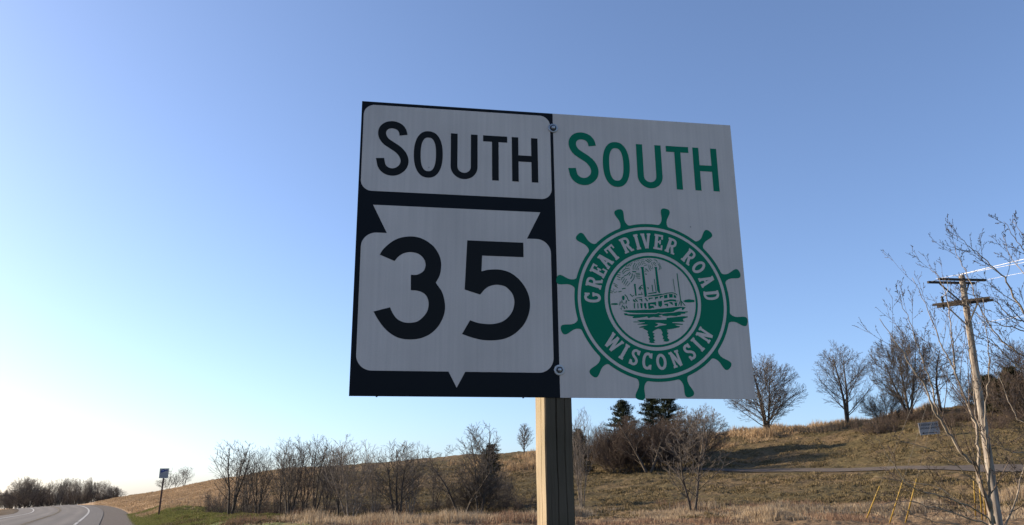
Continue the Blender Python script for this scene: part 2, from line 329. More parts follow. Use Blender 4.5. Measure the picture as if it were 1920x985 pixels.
def grasses():
    # mown hill turf
    X,Y=scatter(190000,-.46,.70,42,122,11,1.25); u=X-road_x(Y); lane=np.abs(Y-ACC(X,Y)); s=X/Y
    k=(u>XR+1)&~((lane<3.1)&(s>.19))&~((s<-.30)&(Y>75)); n=fbm(X*.8,Y*.8,3); k&=(n>.36)
    X,Y,n=X[k],Y[k],n[k]
    blades('mown_grass',X,Y,.04+.22*np.clip((n-.40)*3.4,0,1)**1.3,.05+.0006*Y,M['hill_grass'],3,1.1,'rough olive and straw turf covering the hillside',spread=.16,seed=2)
    # tan slope at left
    X,Y=scatter(60000,-.50,-.24,78,215,12); u=X-road_x(Y); k=(u>XR+.6); X,Y=X[k],Y[k]; n=fbm(X*.5,Y*.5,3)
    blades('tan_grass',X,Y,.10+.30*np.clip((n-.40)*3,0,1),.10+0*X,M['tan_grass'],3,.7,'dry tan grass on the slope left of the saplings',spread=.2,seed=3)
    # green verge
    X,Y=scatter(90000,-.50,-.27,46,98,13); u=X-road_x(Y); k=(u>XR-.1)&(Y-VD(X/Y)+(fbm(X*.6+3,Y*.6,3)-.5)*34<6); X,Y=X[k],Y[k]
    blades('verge_grass',X,Y,.10+.10*vnoise(X,Y),.045+0*X,M['green_grass'],4,.8,'bright green grass verge beside the highway shoulder',spread=.12,seed=4)
    # foreground straw in the ditch
    X,Y=scatter(42000,-.32,.72,38,51,14); n=fbm(X*.35,Y*.35,4); d=np.clip((n-.36)*4,0,1)*(1-sstep(43,49,Y- (n-.5)*22)); r=np.random.default_rng(9); k=r.random(len(X))<d*(.35+.65*sstep(-.1,.1,X/Y)); X,Y,n=X[k],Y[k],n[k]
    blades('straw',X,Y,.10+.55*np.clip((n-.45)*3.2,0,1)**1.5,.022+0*X,M['dry_grass'],5,.45,'tall sunlit straw coloured grass along the ditch in front',two=True,spread=.2,seed=5)
    X,Y=scatter(16000,-.34,.72,37,58,15); n=fbm(X*.3+40,Y*.3,4)-.05*sstep(-.02,.08,X/Y); k=(n>.50)&(Y<47+(n-.5)*40); X,Y,n=X[k],Y[k],n[k]
    blades('dead_weeds',X,Y,.12+.4*np.clip((n-.48)*4,0,1),.020+0*X,M['red_weed'],5,.5,'reddish brown dead weeds at the foot of the hill',two=True,spread=.25,seed=6)
    # crest clumps
    X,Y=scatter(30000,-.08,.52,94,118,16); n=fbm(X*.35,Y*.35,3); k=(n>.47+.15*(1-sstep(-.08,.06,X/Y)))&(Y>100-(X/Y)*6+(n-.5)*10); X,Y,n=X[k],Y[k],n[k]
    blades('crest_grass',X,Y,.3+1.3*np.clip((n-.50)*3,0,1),.05+0*X,M['tan_grass'],4,.4,'tall tan grass clumps along the crest of the hill',two=True,spread=.3,seed=7)
    # near lawn round the post (below the frame)
    r=np.random.default_rng(8); X=r.uniform(-1.5,14,9000); Y=r.uniform(-3,18,9000); k=(X-road_x(Y))>XR+.2; X,Y=X[k],Y[k]
    blades('roadside_grass',X,Y,.07+0*X,.010+0*X,M['green_grass'],3,.8,'short grass round the foot of the sign post',spread=.1,seed=8)
grasses()

# ------------------------------------------------------------------ bare trees
def prisms(segs,n=3):
    "segs (k,8): p0 p1 r0 r1 -> vertices, faces"
    s=np.asarray(segs); p0,p1,r0,r1=s[:,:3],s[:,3:6],s[:,6],s[:,7]
    d=p1-p0; d/=np.maximum(np.linalg.norm(d,axis=1,keepdims=True),1e-9)
    ref=np.where(np.abs(d[:,2:3])<.9,[[0,0,1.]],[[1.,0,0]]); a=np.cross(d,ref); a/=np.linalg.norm(a,axis=1,keepdims=True); b=np.cross(d,a)
    V=[]
    for p,r in ((p0,r0),(p1,r1)):
        for k in range(n):
            t=2*np.pi*k/n; V.append(p+(a*np.cos(t)+b*np.sin(t))*r[:,None])
    V=np.stack(V,1); k=len(s); base=(np.arange(k)*2*n)[:,None]
    Fc=np.concatenate([np.concatenate([base+i,base+(i+1)%n,base+n+(i+1)%n,base+n+i],1) for i in range(n)])
    return V.reshape(-1,3),Fc
def unit(a): return a/np.maximum(np.linalg.norm(a,axis=-1,keepdims=True),1e-9)
class Grow:
    "grows bare branches level by level; env(points)->bool keeps them inside the crown's outline"
    def __init__(s,seed,nseg,kids,ratio,ang,trop,wig,t0,fall=.5,rr=.55,taper=.35,minr=.004,env=None,tube_lev=1):
        s.rng=np.random.default_rng(seed); s.__dict__.update(nseg=nseg,kids=kids,ratio=ratio,ang=ang,trop=trop,wig=wig,t0=t0,fall=fall,rr=rr,taper=taper,minr=minr,env=env,tube_lev=tube_lev)
        s.limbs=[]; s.segs=[]
    def run(s,p,d,L,r,lev):
        n=len(p); k=s.nseg[lev]; P=[p]; D=[d]; Rr=[r]; alive=np.ones(n,bool); A=[alive]
        for i in range(k):
            d=d+s.rng.normal(size=(n,3))*s.wig[lev]; d[:,2]+=s.trop[lev]; d=unit(d); p=p+d*(L/k)[:,None]
            if s.env is not None and lev>0: alive=alive&s.env(p)
            P.append(p); D.append(d); A.append(alive); Rr.append(np.maximum(r*(1-(1-s.taper)*(i+1)/k),s.minr))
        P=np.stack(P,1); D=np.stack(D,1); Rr=np.stack(Rr,1); A=np.stack(A,1)
        if lev<=s.tube_lev:
            for q in range(n):
                m=int(A[q].sum())
                if m>1: s.limbs.append((P[q,:m],Rr[q,:m],lev))
        else:
            m=A[:,1:]; s.segs.append(np.concatenate([P[:,:-1][m],P[:,1:][m],Rr[:,:-1][m][:,None],Rr[:,1:][m][:,None]],1))
        s.children(P,Rr,D,A,L,lev)
    def children(s,P,Rr,D,A,L,lev):
        l=lev+1
        if l>=len(s.nseg): return
        rng=s.rng; n=len(P); k=int(math.ceil(s.kids[l])); m=P.shape[1]-1; t0=s.t0[l]
        if k<1: return
        t=t0+(1-t0)*(np.arange(k)[None]+rng.random((n,k)))/k; f=t*m; i=np.minimum(f.astype(int),m-1); f=(f-i)[...,None]; q=np.arange(n)[:,None]
        pos=P[q,i]*(1-f)+P[q,i+1]*f; rad=(Rr[q,i]*(1-f[...,0])+Rr[q,i+1]*f[...,0])*s.rr; dd=unit(D[q,i+1]); ok=A[q,i+1]&(rng.random((n,k))<s.kids[l]/k)
        az=rng.random((n,1))*6.28+np.arange(k)[None]*2.4+rng.random((n,k))*.9
        ref=np.where(np.abs(dd[...,2:3])<.95,[0,0,1.],[1.,0,0]); a=unit(np.cross(dd,ref)); b=np.cross(dd,a)
        th=s.ang[l]*(.75+.5*rng.random((n,k))); side=a*np.cos(az)[...,None]+b*np.sin(az)[...,None]
        nd=dd*np.cos(th)[...,None]+side*np.sin(th)[...,None]
        Lc=L[:,None]*s.ratio[l]*(1-s.fall*t)*(.7+.6*rng.random((n,k)))
        s.run(pos[ok],nd[ok],Lc[ok],np.maximum(rad[ok],s.minr),l)
    def meshes(s,nm,mt,mc,sides=(8,5)):
        mb=MB()
        for P,Rr,lev in s.limbs: mb.tube([Vector(q) for q in P],list(Rr),sides[min(lev,1)],True)
        V,Fc=prisms(np.concatenate(s.segs),3)
        z1=max(max(v[2] for v in mb.v),np.percentile(V[:,2],99.9)); w_=np.percentile(np.hypot(V[:,0],V[:,1]),97)
        return mb.mesh(nm+'_trunk',mt,True),npmesh(nm+'_crown',V,Fc,mc),z1,w_
def dome(a,zc,cu,cd,seed,rough=.16):
    "crown outline: half width a, centre height zc, reach up cu and down cd"
    g=np.random.default_rng(seed).random((3,3))*6.28
    def f(p):
        x,y,z=p[:,0],p[:,1],p[:,2]; dz=z-zc; th=np.arctan2(y,x); el=np.arctan2(dz,np.hypot(x,y)+1e-6)
        k=1+rough*(np.sin(3*th+g[0,0]+2*el)*.5+np.sin(5*th+g[0,1]-3*el)*.3+np.sin(7*el+g[0,2]+2*th)*.4+np.sin(13*th+9*el)*.2)
        c=np.where(dz>0,cu,cd); low=(z<zc)&(np.hypot(x,y)<a*.25)
        return ((x/a)**2+(y/a)**2+(dz/c)**2<k*k)|low
    return f
PROTO={}
def proto(key,seed,stems,L,r0,mt,mc,spread=.2,base=.1,env=None,**k):
    g=Grow(seed,env=env,**k); rng=g.rng; p=[];d=[];l=[]
    for i in range(stems):
        a=2*math.pi*(i/stems)+rng.random()*.8; th=spread*(.6+.8*rng.random()) if stems>1 else spread*.3
        p.append((math.cos(a)*base*(stems>1),math.sin(a)*base*(stems>1),-.25)); d.append((math.cos(a)*math.sin(th),math.sin(a)*math.sin(th),math.cos(th))); l.append(L*(1-.25*rng.random()*(stems>1)))
    g.run(np.array(p),np.array(d),np.array(l),np.full(stems,r0),0)
    PROTO[key]=g.meshes(key,M[mt],M[mc])
# saplings: several upright stems
for i in range(4):
    proto('sapling%d'%i,20+i,[3,4,2,3][i],5.0,.040,'bark','twig',[.08,.11,.10,.07][i],.05,dome([1.0,1.1,1.15,.9][i],3.1,2.3,2.6,i,.12),nseg=[8,6,5,3],kids=[0,14,7,4],ratio=[1,.48,.42,.42],ang=[0,.52,.50,.50],trop=[.015,.075,.04,.02],wig=[.025,.035,.055,.08],t0=[0,.16,.12,.1],fall=.30,rr=.42,minr=.0052)
proto('pale_sapling',31,5,4.9,.030,'pale_bark','twig_grey',.17,.07,dome(1.25,3.0,2.2,2.8,7),nseg=[8,6,4,2],kids=[0,12,7,4],ratio=[1,.44,.42,.4],ang=[0,.42,.5,.5],trop=[.015,.08,.04,.02],wig=[.03,.045,.06,.09],t0=[0,.2,.1,.1],fall=.2,rr=.45,minr=.0052)
# hilltop trees
proto('round0',40,3,8.8,.19,'bark','twig',.26,.10,dome(4.4,5.2,4.6,4.2,1,.10),nseg=[10,9,7,5,3],kids=[0,16,12,8,5.5],ratio=[1,.80,.40,.44,.46],ang=[0,.85,.52,.5,.5],trop=[.012,.045,.02,.015,0],wig=[.03,.04,.06,.08,.1],t0=[0,.10,.12,.1,.1],fall=.40,rr=.38,taper=.22,minr=.0085)
proto('round1',41,2,9.8,.19,'bark','twig',.24,.10,dome(3.9,6.0,4.6,4.6,2,.12),nseg=[10,9,7,5,3],kids=[0,17,11,7,4.4],ratio=[1,.62,.42,.44,.46],ang=[0,.80,.55,.5,.5],trop=[.012,.05,.02,.015,0],wig=[.03,.045,.07,.09,.1],t0=[0,.17,.12,.1,.1],fall=.40,rr=.38,taper=.22,minr=.008)
proto('round2',44,3,8.6,.18,'bark','twig',.20,.12,dome(4.9,5.0,4.7,4.4,3,.05),nseg=[10,9,7,5,3],kids=[0,21,11,7,4.4],ratio=[1,.85,.42,.44,.46],ang=[0,.95,.55,.5,.5],trop=[.012,.03,.02,.02,.01],wig=[.03,.045,.06,.08,.1],t0=[0,.13,.12,.1,.1],fall=.40,rr=.38,taper=.22,minr=.0082)
proto('droop',50,1,8.5,.19,'bark','twig',.3,.1,dome(4.4,5.6,3.6,3.4,4,.15),nseg=[9,9,6,4,3],kids=[0,26,11,7,4],ratio=[1,.62,.40,.42,.45],ang=[0,1.1,.6,.6,.6],trop=[.01,.0,-.05,-.07,-.05],wig=[.06,.06,.08,.10,.12],t0=[0,.22,.15,.1,.1],fall=.40,rr=.40,taper=.2,minr=.009)
# dense brown shrubs and thickets
for i in range(2):
    proto('shrub%d'%i,60+i,10,4.4,.040,'bark','twig_red',.62,.35,dome(2.7,1.9,2.2,2.4,10+i),nseg=[7,6,4,3],kids=[0,16,9,6],ratio=[1,.50,.44,.45],ang=[0,.55,.55,.55],trop=[.02,.04,.02,0],wig=[.05,.06,.08,.1],t0=[0,.08,.1,.1],fall=.35,rr=.42,minr=.008)
proto('brush',66,14,1.6,.014,'twig_red','twig_red',.75,.45,None,nseg=[4,3,2],kids=[0,12,8],ratio=[1,.45,.5],ang=[0,.6,.6],trop=[.02,.02,0],wig=[.14,.16,.18],t0=[0,.05,.1],fall=.35,rr=.6,minr=.0055)
proto('dark_brush',67,14,1.8,.014,'twig','twig',.75,.45,None,nseg=[4,3,2],kids=[0,12,8],ratio=[1,.45,.5],ang=[0,.6,.6],trop=[.02,.02,0],wig=[.14,.16,.18],t0=[0,.05,.1],fall=.35,rr=.6,minr=.0055)
proto('teardrop',70,1,6.5,.10,'bark','twig',.1,.1,dome(1.6,3.6,3.0,2.8,5,.06),nseg=[8,7,5,3],kids=[0,40,10,7],ratio=[1,.42,.38,.4],ang=[0,.55,.5,.5],trop=[0,.06,.04,.02],wig=[.02,.03,.05,.08],t0=[0,.12,.1,.1],fall=.50,rr=.4,minr=.009)
# spreading twisty tree
proto('crooked',75,3,4.8,.08,'bark','twig',.42,.15,dome(2.7,2.7,2.2,2.6,6,.2),nseg=[10,8,6,4,2],kids=[0,12,8,6,3],ratio=[1,.50,.42,.42,.4],ang=[0,.75,.7,.7,.6],trop=[.02,.03,.02,0,0],wig=[.12,.13,.15,.17,.18],t0=[0,.2,.15,.1,.1],fall=.3,rr=.42,minr=.006)

ORD='first second third fourth fifth sixth seventh eighth ninth tenth eleventh twelfth thirteenth fourteenth fifteenth sixteenth seventeenth eighteenth nineteenth twentieth'.split()
ORD+=['twenty-'+o for o in ORD[:9]]+['thirtieth']+['thirty-'+o for o in ORD[:9]]
def put(key,px,py,top,hw,D,name,label,group=None,cat='tree',rz=None,seed=0,mt=None,mc=None,shear=0):
    rn=random.Random(seed*977+int(px)); p=at(px,py,D); z=hz(p.x,D); root=empty(name,(p.x,D,z),rn.random()*6.28 if rz is None else rz)
    hgt=at(px,top,D).z-z; half=hw*D/F/.97; tr,cr,z1,w1=PROTO[key]
    if mt or mc:
        k2=(key,mt,mc)
        if k2 not in PROTO:
            a,b=tr.copy(),cr.copy(); a.materials[0]=M[mt or 'bark']; b.materials[0]=M[mc or 'twig']; PROTO[k2]=(a,b)
        tr,cr=PROTO[k2]
    t=link('trunk',tr,root); c=link('crown',cr,root)
    sc=(half/w1,half/w1,hgt/z1); t.scale=sc; c.scale=sc
    if shear: root.rotation_euler=(shear*0,shear,root.rotation_euler.z*0)
    tag(root,label,cat,group); return root
def trees():
    G='bare saplings along the foot of the hill'
    L=[('sapling0',433,964,826,48,56,'leftmost bare multi-stem tree of the row at the foot of the hill'),
       ('sapling1',482,977,838,28,52,'slim bare sapling second from the left in the hillfoot row'),
       ('sapling2',523,980,824,34,52,'bare tree third from the left in the hillfoot row, next to its near twin'),
       ('sapling1',541,985,818,40,50,'bare tree fourth from the left in the hillfoot row with dense brown top'),
       ('sapling3',569,975,828,26,54,'narrow dark bare sapling fifth from the left in the hillfoot row'),
       ('sapling0',590,968,816,34,56,'bare forked tree sixth from the left in the hillfoot row'),
       ('sapling2',632,987,814,44,50,'tallest leftward bare tree mid hillfoot row with dark straight trunk'),
       ('pale_sapling',656,992,824,50,48,'pale stemmed bare tree leaning right in the middle of the hillfoot row'),
       ('sapling3',745,992,826,46,48,'bare tree standing alone between the hillfoot row and the crooked trees'),
       ('pale_sapling',768,988,828,34,49,'pale twiggy sapling right of the lone bare tree in the gap')]
    for i,(k,px,py,top,hw,D,lb) in enumerate(L): put(k,px,py,top,hw,D,'bare_tree',lb,G,seed=i)
    put('crooked',868,962,812,70,55,'crooked_tree','crooked bare tree leaning left with long twisted limbs, left of the sign post',seed=3,rz=.6)
    put('sapling3',900,968,792,42,54,'bare_tree','tall tangled bare tree behind a thicket, nearest left of the sign post',seed=4)
    put('shrub0',905,966,888,58,56,'thicket_shrub','dense dark thicket at the base of the tangled tree left of the post',cat='shrub',seed=5,mc='twig')
    put('teardrop',983,864,794,18,128,'teardrop_tree','small teardrop shaped bare tree on the skyline just left of the sign post',seed=6)
    for i,(k,px,py,top,hw,D,lb) in enumerate([('sapling3',458,970,856,22,58,'short slim bare sapling behind the first two trees of the hillfoot row'),('sapling1',610,975,836,30,60,'bare sapling standing back between the forked tree and the tallest tree'),('pale_sapling',700,985,842,26,52,'short pale bare sapling just right of the leaning pale tree'),('sapling0',812,975,868,26,60,'small bare sapling just left of the crooked tree'),('sapling3',950,972,880,20,60,'low bare sapling right of the thicket, nearest to the post')]): put(k,px,py,top,hw,D,'bare_tree',lb,G,seed=40+i)
    # brush between the saplings
    rn=random.Random(4)
    for i,(px,py,D) in enumerate([(398,958,60),(418,962,59),(450,968,57),(500,975,55),(512,972,57),(556,972,57),(605,976,55),(645,972,57),(690,978,54),(714,975,56),(722,968,60),(800,972,57),(830,968,58),(858,965,58),(936,966,58),(960,968,57),(985,965,60)]+[(404,956,62),(446,960,61),(476,966,60),(536,970,60),(574,970,61),(626,972,60),(668,972,61),(756,972,61)]):
        put('dark_brush' if i%3 else 'brush',px,py,py-(rn.uniform(26,48) if i<17 else rn.uniform(38,60)),rn.uniform(22,34),D,'brush_clump','low tangle of leafless brush, %s from the left among those under the bare saplings'%ORD[i],'brush under the saplings',cat='brush',seed=i)
    # right of the post
    put('pale_sapling',1091,940,764,30,56,'slender_tree','slender pale twigged bare tree immediately right of the sign post',seed=8)
    put('sapling2',1300,968,768,66,46,'bare_tree','bare multi-stem tree standing alone on the grass below the shrub clump',seed=9,mc='twig_grey',mt='bark')
    for i,(px,py,top,hw,D,lb) in enumerate([(1143,876,795,36,92,'leftmost brown shrub of the clump right of the post'),(1172,880,785,34,90,'brown shrub under the left conifer of the clump'),(1254,880,772,40,90,'brown shrub under the paired conifers of the clump'),(1120,868,812,26,98,'low brown shrub at the left tail of the clump'),(1285,874,782,34,92,'brown shrub at the right end of the clump'),(1196,884,778,44,88,'tall dense brown shrub in the middle of the clump'),(1160,882,800,40,88,'broad low brown shrub in front of the left conifer'),(1240,880,790,40,87,'broad brown shrub right of the two-trunked tree in the clump')]):
        put('shrub%d'%(i%2),px,py,top,hw,D,'brown_shrub',lb,'brown shrubs of the hillside clump',cat='shrub',seed=20+i)
    put('round1',1216,889,778,56,84,'bare_tree','two-trunked bare tree in front of the brown shrub clump',seed=12,mc='twig_red')
    put('round0',1312,872,760,54,90,'bare_tree','wide greyish bare tree at the right end of the shrub clump',seed=13,mc='twig_grey')
    put('pale_sapling',1128,862,790,22,104,'bare_tree','thin pale bare tree at the back left of the shrub clump',seed=14,mc='twig_grey')
    put('round2',1438,814,666,68,105,'round_tree','broad round-crowned bare tree on the crest beside the sign right edge',seed=15,rz=1.0)
    put('round1',1590,799,640,57,103,'round_tree','tall oval bare tree on the crest with two dark trunks, second right of the sign',seed=16,rz=.4)
    put('shrub0',1664,795,728,42,100,'bare_bush','low spreading bare bush on the crest between two tall trees',cat='bush',seed=17,mc='twig')
    put('round0',1706,782,612,56,97,'leaning_tree','tall dark bare tree on the crest leaning left, behind the near branches',seed=18,rz=2.0)
    put('droop',1765,780,640,56,98,'drooping_tree','dense dark bare tree with drooping twigs left of the power pole',seed=19,rz=1.2)
    put('shrub1',1835,772,700,40,92,'brown_shrub','tall brown shrub on the crest behind the power pole','brown shrubs on the right crest',cat='shrub',seed=23)
    put('shrub0',1905,765,680,46,86,'brown_shrub','brown shrub on the crest at the right border of the view','brown shrubs on the right crest',cat='shrub',seed=24)
    put('round2',1925,770,640,50,90,'bare_tree','bare tree on the crest cut by the right border of the view',seed=26,mc='twig_red')
    # low red-brown thicket on the right bank
    for i in range(26):
        px=1618+i*12.5+rn.uniform(-5,5); D=np.interp(px,[1618,1920],[96,84])+rn.uniform(-5,3)
        p=at(px,800,D); z=hz(p.x,D); 
        py=921-(z-EYE)*F/D*1.03; py=at_py(p.x,D,z)
        put('brush',px,py,py-rn.uniform(20,34),rn.uniform(18,28),D,'brush_clump','low red-brown leafless bush, %s from the left in the thicket round the notice'%ORD[i],'red-brown thicket on the right bank',cat='brush',seed=60+i)
    # far left
    put('crooked',313,921,876,12,210,'far_tree','leftmost of three far bare trees behind the small roadside sign',seed=30); 
    put('crooked',329,915,884,11,210,'far_tree','middle low dark one of three far bare trees behind the small sign',seed=31)
    put('round1',345,910,874,15,208,'far_tree','right one of three far bare trees on the slope behind the small sign',seed=32,mc='twig_grey')
    put('droop',302,921,899,12,212,'far_bush','low dark far bush behind the post of the small roadside sign',cat='bush',seed=33)
    put('round2',36,962,893,24,235,'far_tree','far bare tree over the road with two leaning trunks, leftmost of the far treeline',seed=34,mc='twig_grey')
    put('round0',52,962,897,22,240,'far_tree','far spreading bare tree over the road, second from the left border',seed=35,mc='twig_grey')
    for i in range(36):
        px=-60+i*7.9+rn.uniform(-1.5,1.5); D=rn.uniform(240,290); top=np.interp(px,[-80,0,60,95,130,165,195,213,222],[915,918,914,898,893,897,903,909,922])+rn.uniform(-3,7)
        put(['sapling0','round1','sapling2','pale_sapling','round0','sapling3'][i%6],px,966,top,rn.uniform(9,15),D,'far_wood_tree','bare tree of the dark far wood over the road, %s from the left'%ORD[i],'trees of the far wood at left',seed=100+i,mt='bark',mc=['twig_grey','twig_grey','twig'][i%3])  # mostly paler grey twigs, standing in for haze over the far wood
    for i in range(20):
        px=-60+i*14.3+rn.uniform(-3,3); D=rn.uniform(292,300)
        put('shrub%d'%(i%2),px,966,rn.uniform(912,924) if px<195 else 928,rn.uniform(13,18),D,'far_wood_shrub','undergrowth shrub of the dark far wood, %s from the left'%ORD[i],'undergrowth of the far wood at left',cat='shrub',seed=150+i,mc='twig')
def at_py(x,D,z):
    d=Vector((x,D,z-EYE)); return 492.5-F*d.dot(CU)/d.dot(CF)
trees()

# ------------------------------------------------------------------ conifers
def conifer(px,py,top,hw,D,label,seed,m_='needle',name='conifer',group=None,dens=1.0):
    rng=np.random.default_rng(seed); p=at(px,py,D); z=hz(p.x,D); hgt=at(px,top,D).z-z; half=hw*D/F
    root=empty(name,(p.x,D,z)); tag(root,label,'conifer',group)
    MB().tube([(0,0,-.2),(0,0,hgt*.5),(0,0,hgt*.97)],[.14,.09,.02],6).build('trunk',M['bark'],root,True)
    V=[];segs=[]
    nb=int(150*dens)
    for i in range(nb):
        t=(i/nb)**.85*.97+.02; zz=hgt*t; L=half*(1-t)**.55*rng.uniform(.45,1.35)+.12; a=i*2.4+rng.random(); tilt=rng.uniform(-.25,.25)+.35*t
        d=np.array([math.cos(a),math.sin(a),tilt]); P0=np.array([0,0,zz]); segs.append((*P0,*(P0+d*L),.02,.008))
        m=int((60+90*L))
        q=rng.random(m)**.6*1.02; c=P0+d*L*q[:,None]+rng.normal(0,1,(m,3))*np.array([.13,.13,.09])*(.6+.5*q[:,None])*min(1,.5+L)
        e=rng.normal(0,1,(m,3)); e/=np.linalg.norm(e,axis=1,keepdims=True); f=rng.normal(0,1,(m,3)); sz=rng.uniform(.05,.12,m)[:,None]
        V.append(np.stack([c-e*sz,c+e*sz,c+f*sz*.5],1))
    V=np.concatenate(V).reshape(-1,3); link('crown',npmesh('needles',V,np.arange(len(V)).reshape(-1,3),M[m_]),root)
    v,f=prisms(segs,3); link('branches',npmesh('branches',v,f,M['twig']),root)
conifer(1171,868,752,38,97,'narrow dark conifer at the left of the pair behind the brown shrubs',1)
conifer(1228,866,738,36,98,'dark conifer at the left of the touching pair hidden by the sign bottom edge',2)
conifer(1258,868,734,38,96,'tallest dark conifer, right of the touching pair behind the brown shrubs',3)
conifer(1086,880,806,22,90,'small brown-green conifer beside the right edge of the wooden post',4,'needle_brown')
conifer(920,966,834,26,62,'brownish juniper buried in the tangled tree left of the post',5,'needle_brown',dens=.45)
conifer(1862,775,705,34,90,'dark evergreen on the right crest just behind the power pole',6)
conifer(1905,772,690,38,88,'broad dark evergreen on the right crest near the view border',7,'needle_brown')

# ------------------------------------------------------------------ the route sign
BOAT_POLYS=[
[(-100.2,34.2),(-83.8,32.0),(-54.4,30.9),(-30.1,29.0),(-2.3,28.3),(11.8,25.7),(38.2,22.4),(64.7,18.7),(89.5,16.3),(106.1,17.9),(95.8,27.1),(92.7,26.0),(91.9,20.0),(80.1,24.6),(71.1,28.3),(65.5,32.8),(54.8,35.1),(35.6,36.1),(28.5,36.8),(21.5,37.4),(14.6,36.2),(9.3,38.5),(-23.8,39.6),(-54.9,40.2),(-75.6,39.6),(-89.2,37.3)],
[(-95.5,41.8),(-86.0,41.9),(-81.9,44.4),(-55.1,43.6),(-30.9,42.5),(7.4,41.1),(16.3,37.8),(21.4,39.4),(30.1,39.7),(43.3,37.6),(63.5,35.9),(81.4,31.5),(95.4,31.6),(111.4,30.7),(111.1,33.6),(102.2,35.2),(103.8,38.2),(87.9,39.3),(88.5,42.8),(78.7,44.0),(75.1,46.5),(62.8,46.5),(54.1,45.9),(43.5,47.9),(27.9,46.6),(28.1,43.1),(19.3,45.1),(15.6,47.7),(25.1,50.0),(24.1,51.8),(6.7,51.7),(-0.2,50.7),(-9.0,52.6),(-16.1,55.3),(-20.3,52.9),(-21.0,50.0),(-31.5,52.3),(-47.1,54.8),(-66.2,56.6),(-68.6,53.6),(-63.3,51.5),(-74.4,50.1),(-93.2,47.5)],
[(-54.4,61.7),(-31.9,60.0),(-7.7,59.9),(16.6,59.9),(40.2,58.7),(41.4,53.0),(60.8,50.8),(76.7,48.7),(94.4,46.5),(110.2,46.6),(110.0,49.5),(93.7,55.1),(95.1,60.2),(100.2,62.9),(84.3,64.7),(59.7,66.2),(58.7,68.4),(78.7,69.3),(92.6,71.0),(92.4,73.3),(66.1,74.0),(74.6,77.2),(83.3,78.6),(80.4,81.8),(60.0,86.5),(42.4,89.4),(38.0,91.2),(43.1,92.8),(39.4,96.3),(44.3,101.2),(38.6,107.2),(42.8,109.6),(39.9,114.7),(43.1,118.9),(46.3,121.7),(41.7,126.4),(33.8,127.4),(26.2,125.9),(29.0,121.7),(24.1,117.6),(27.0,112.5),(22.3,105.4),(25.3,99.9),(22.2,93.3),(19.9,88.6),(11.3,87.6),(0.7,92.1),(-6.5,97.3),(-5.9,100.6),(0.0,103.0),(-5.4,107.4),(-0.5,111.4),(-5.2,117.4),(-2.0,121.5),(0.4,124.8),(-5.0,127.4),(-1.0,132.0),(-12.2,132.6),(-20.6,130.3),(-16.9,126.0),(-20.8,119.4),(-16.3,115.1),(-21.9,109.4),(-20.0,105.2),(-24.0,101.1),(-21.1,96.0),(-27.0,92.7),(-37.0,87.9),(-31.7,85.3),(-48.9,85.7),(-47.0,82.8),(-19.0,75.7),(-53.5,76.0),(-53.4,74.5),(-30.8,70.1),(-29.8,68.4),(-66.9,69.3),(-65.0,67.1),(-46.1,66.6)],
[(97.9,-1.7),(107.0,-6.3),(117.8,-8.3),(136.3,-6.3),(135.7,0.7),(117.0,2.4),(105.5,2.1)],
[(-133.5,11.9),(-116.3,10.4),(-109.6,13.9),(-118.3,16.6),(-133.7,16.3)],
[(11.1,-109.0),(20.8,-109.3),(20.1,-103.1),(25.7,-25.8),(20.8,-25.6),(16.1,-34.1),(13.4,-102.9)],
[(-33.9,-107.3),(-22.5,-108.1),(-23.7,-102.4),(-17.8,-17.5),(-20.3,-11.4),(-25.8,-12.1),(-28.1,-41.4),(-31.2,-100.4)],
[(-58.4,-51.6),(-51.9,-52.4),(-52.6,-46.6),(-51.1,-14.0),(-55.7,-14.7),(-57.5,-46.5)],
[(-98.4,-10.0),(-96.1,-13.5),(-92.1,-13.9),(-89.8,-9.4),(-90.5,-2.5),(-93.8,1.0),(-97.1,-0.6),(-98.6,-4.8)],
[(36.9,-18.5),(48.6,-21.9),(48.3,-9.8),(37.2,-8.7)],
[(53.6,-23.3),(66.0,-23.7),(65.5,-12.4),(54.0,-11.2)],
[(69.4,-22.9),(76.5,-17.9),(76.9,-10.7),(69.0,-12.2)],
[(22.7,-15.5),(34.2,-17.2),(33.1,-13.2),(27.7,-11.6),(25.7,-7.8),(22.8,-8.2)],
[(7.3,-12.4),(18.2,-14.1),(17.5,-8.4),(12.6,-7.4),(7.9,-3.0)],
[(-13.5,-8.9),(1.4,-10.5),(-0.5,-7.0),(-8.5,-5.9),(-12.2,-1.5)],
[(-25.8,-7.1),(-21.4,-8.1),(-15.0,1.1),(-18.6,3.0)],
[(34.9,-1.2),(58.1,-6.5),(73.9,-5.8),(77.4,-1.6),(76.0,1.4),(64.7,-0.7),(50.6,0.9),(36.3,4.3)],
[(-16.2,7.2),(10.2,3.0),(10.2,15.8),(5.9,15.1),(4.7,11.7),(-8.6,11.2),(-9.8,15.5),(1.5,15.6),(2.8,23.7),(-2.4,22.5),(-10.4,25.8),(-15.6,25.9)],
[(16.9,1.4),(29.6,-0.7),(29.6,13.6),(23.9,19.7),(17.3,14.8)],
[(36.0,9.1),(49.3,7.0),(48.6,16.5),(44.2,16.6),(43.6,13.2),(37.5,12.8)],
[(51.3,3.2),(62.8,1.8),(65.9,12.5),(60.5,10.1)],
[(70.0,3.8),(78.9,3.1),(78.0,15.6),(70.7,15.0)],
[(-29.4,9.3),(-21.1,8.2),(-22.2,19.3),(-26.0,26.2),(-28.8,19.5)],
[(-40.7,9.6),(-33.7,9.0),(-34.6,24.8),(-39.5,19.8)],
[(78.5,-1.6),(82.5,-3.4),(83.3,-1.7),(80.5,0.1)],
]
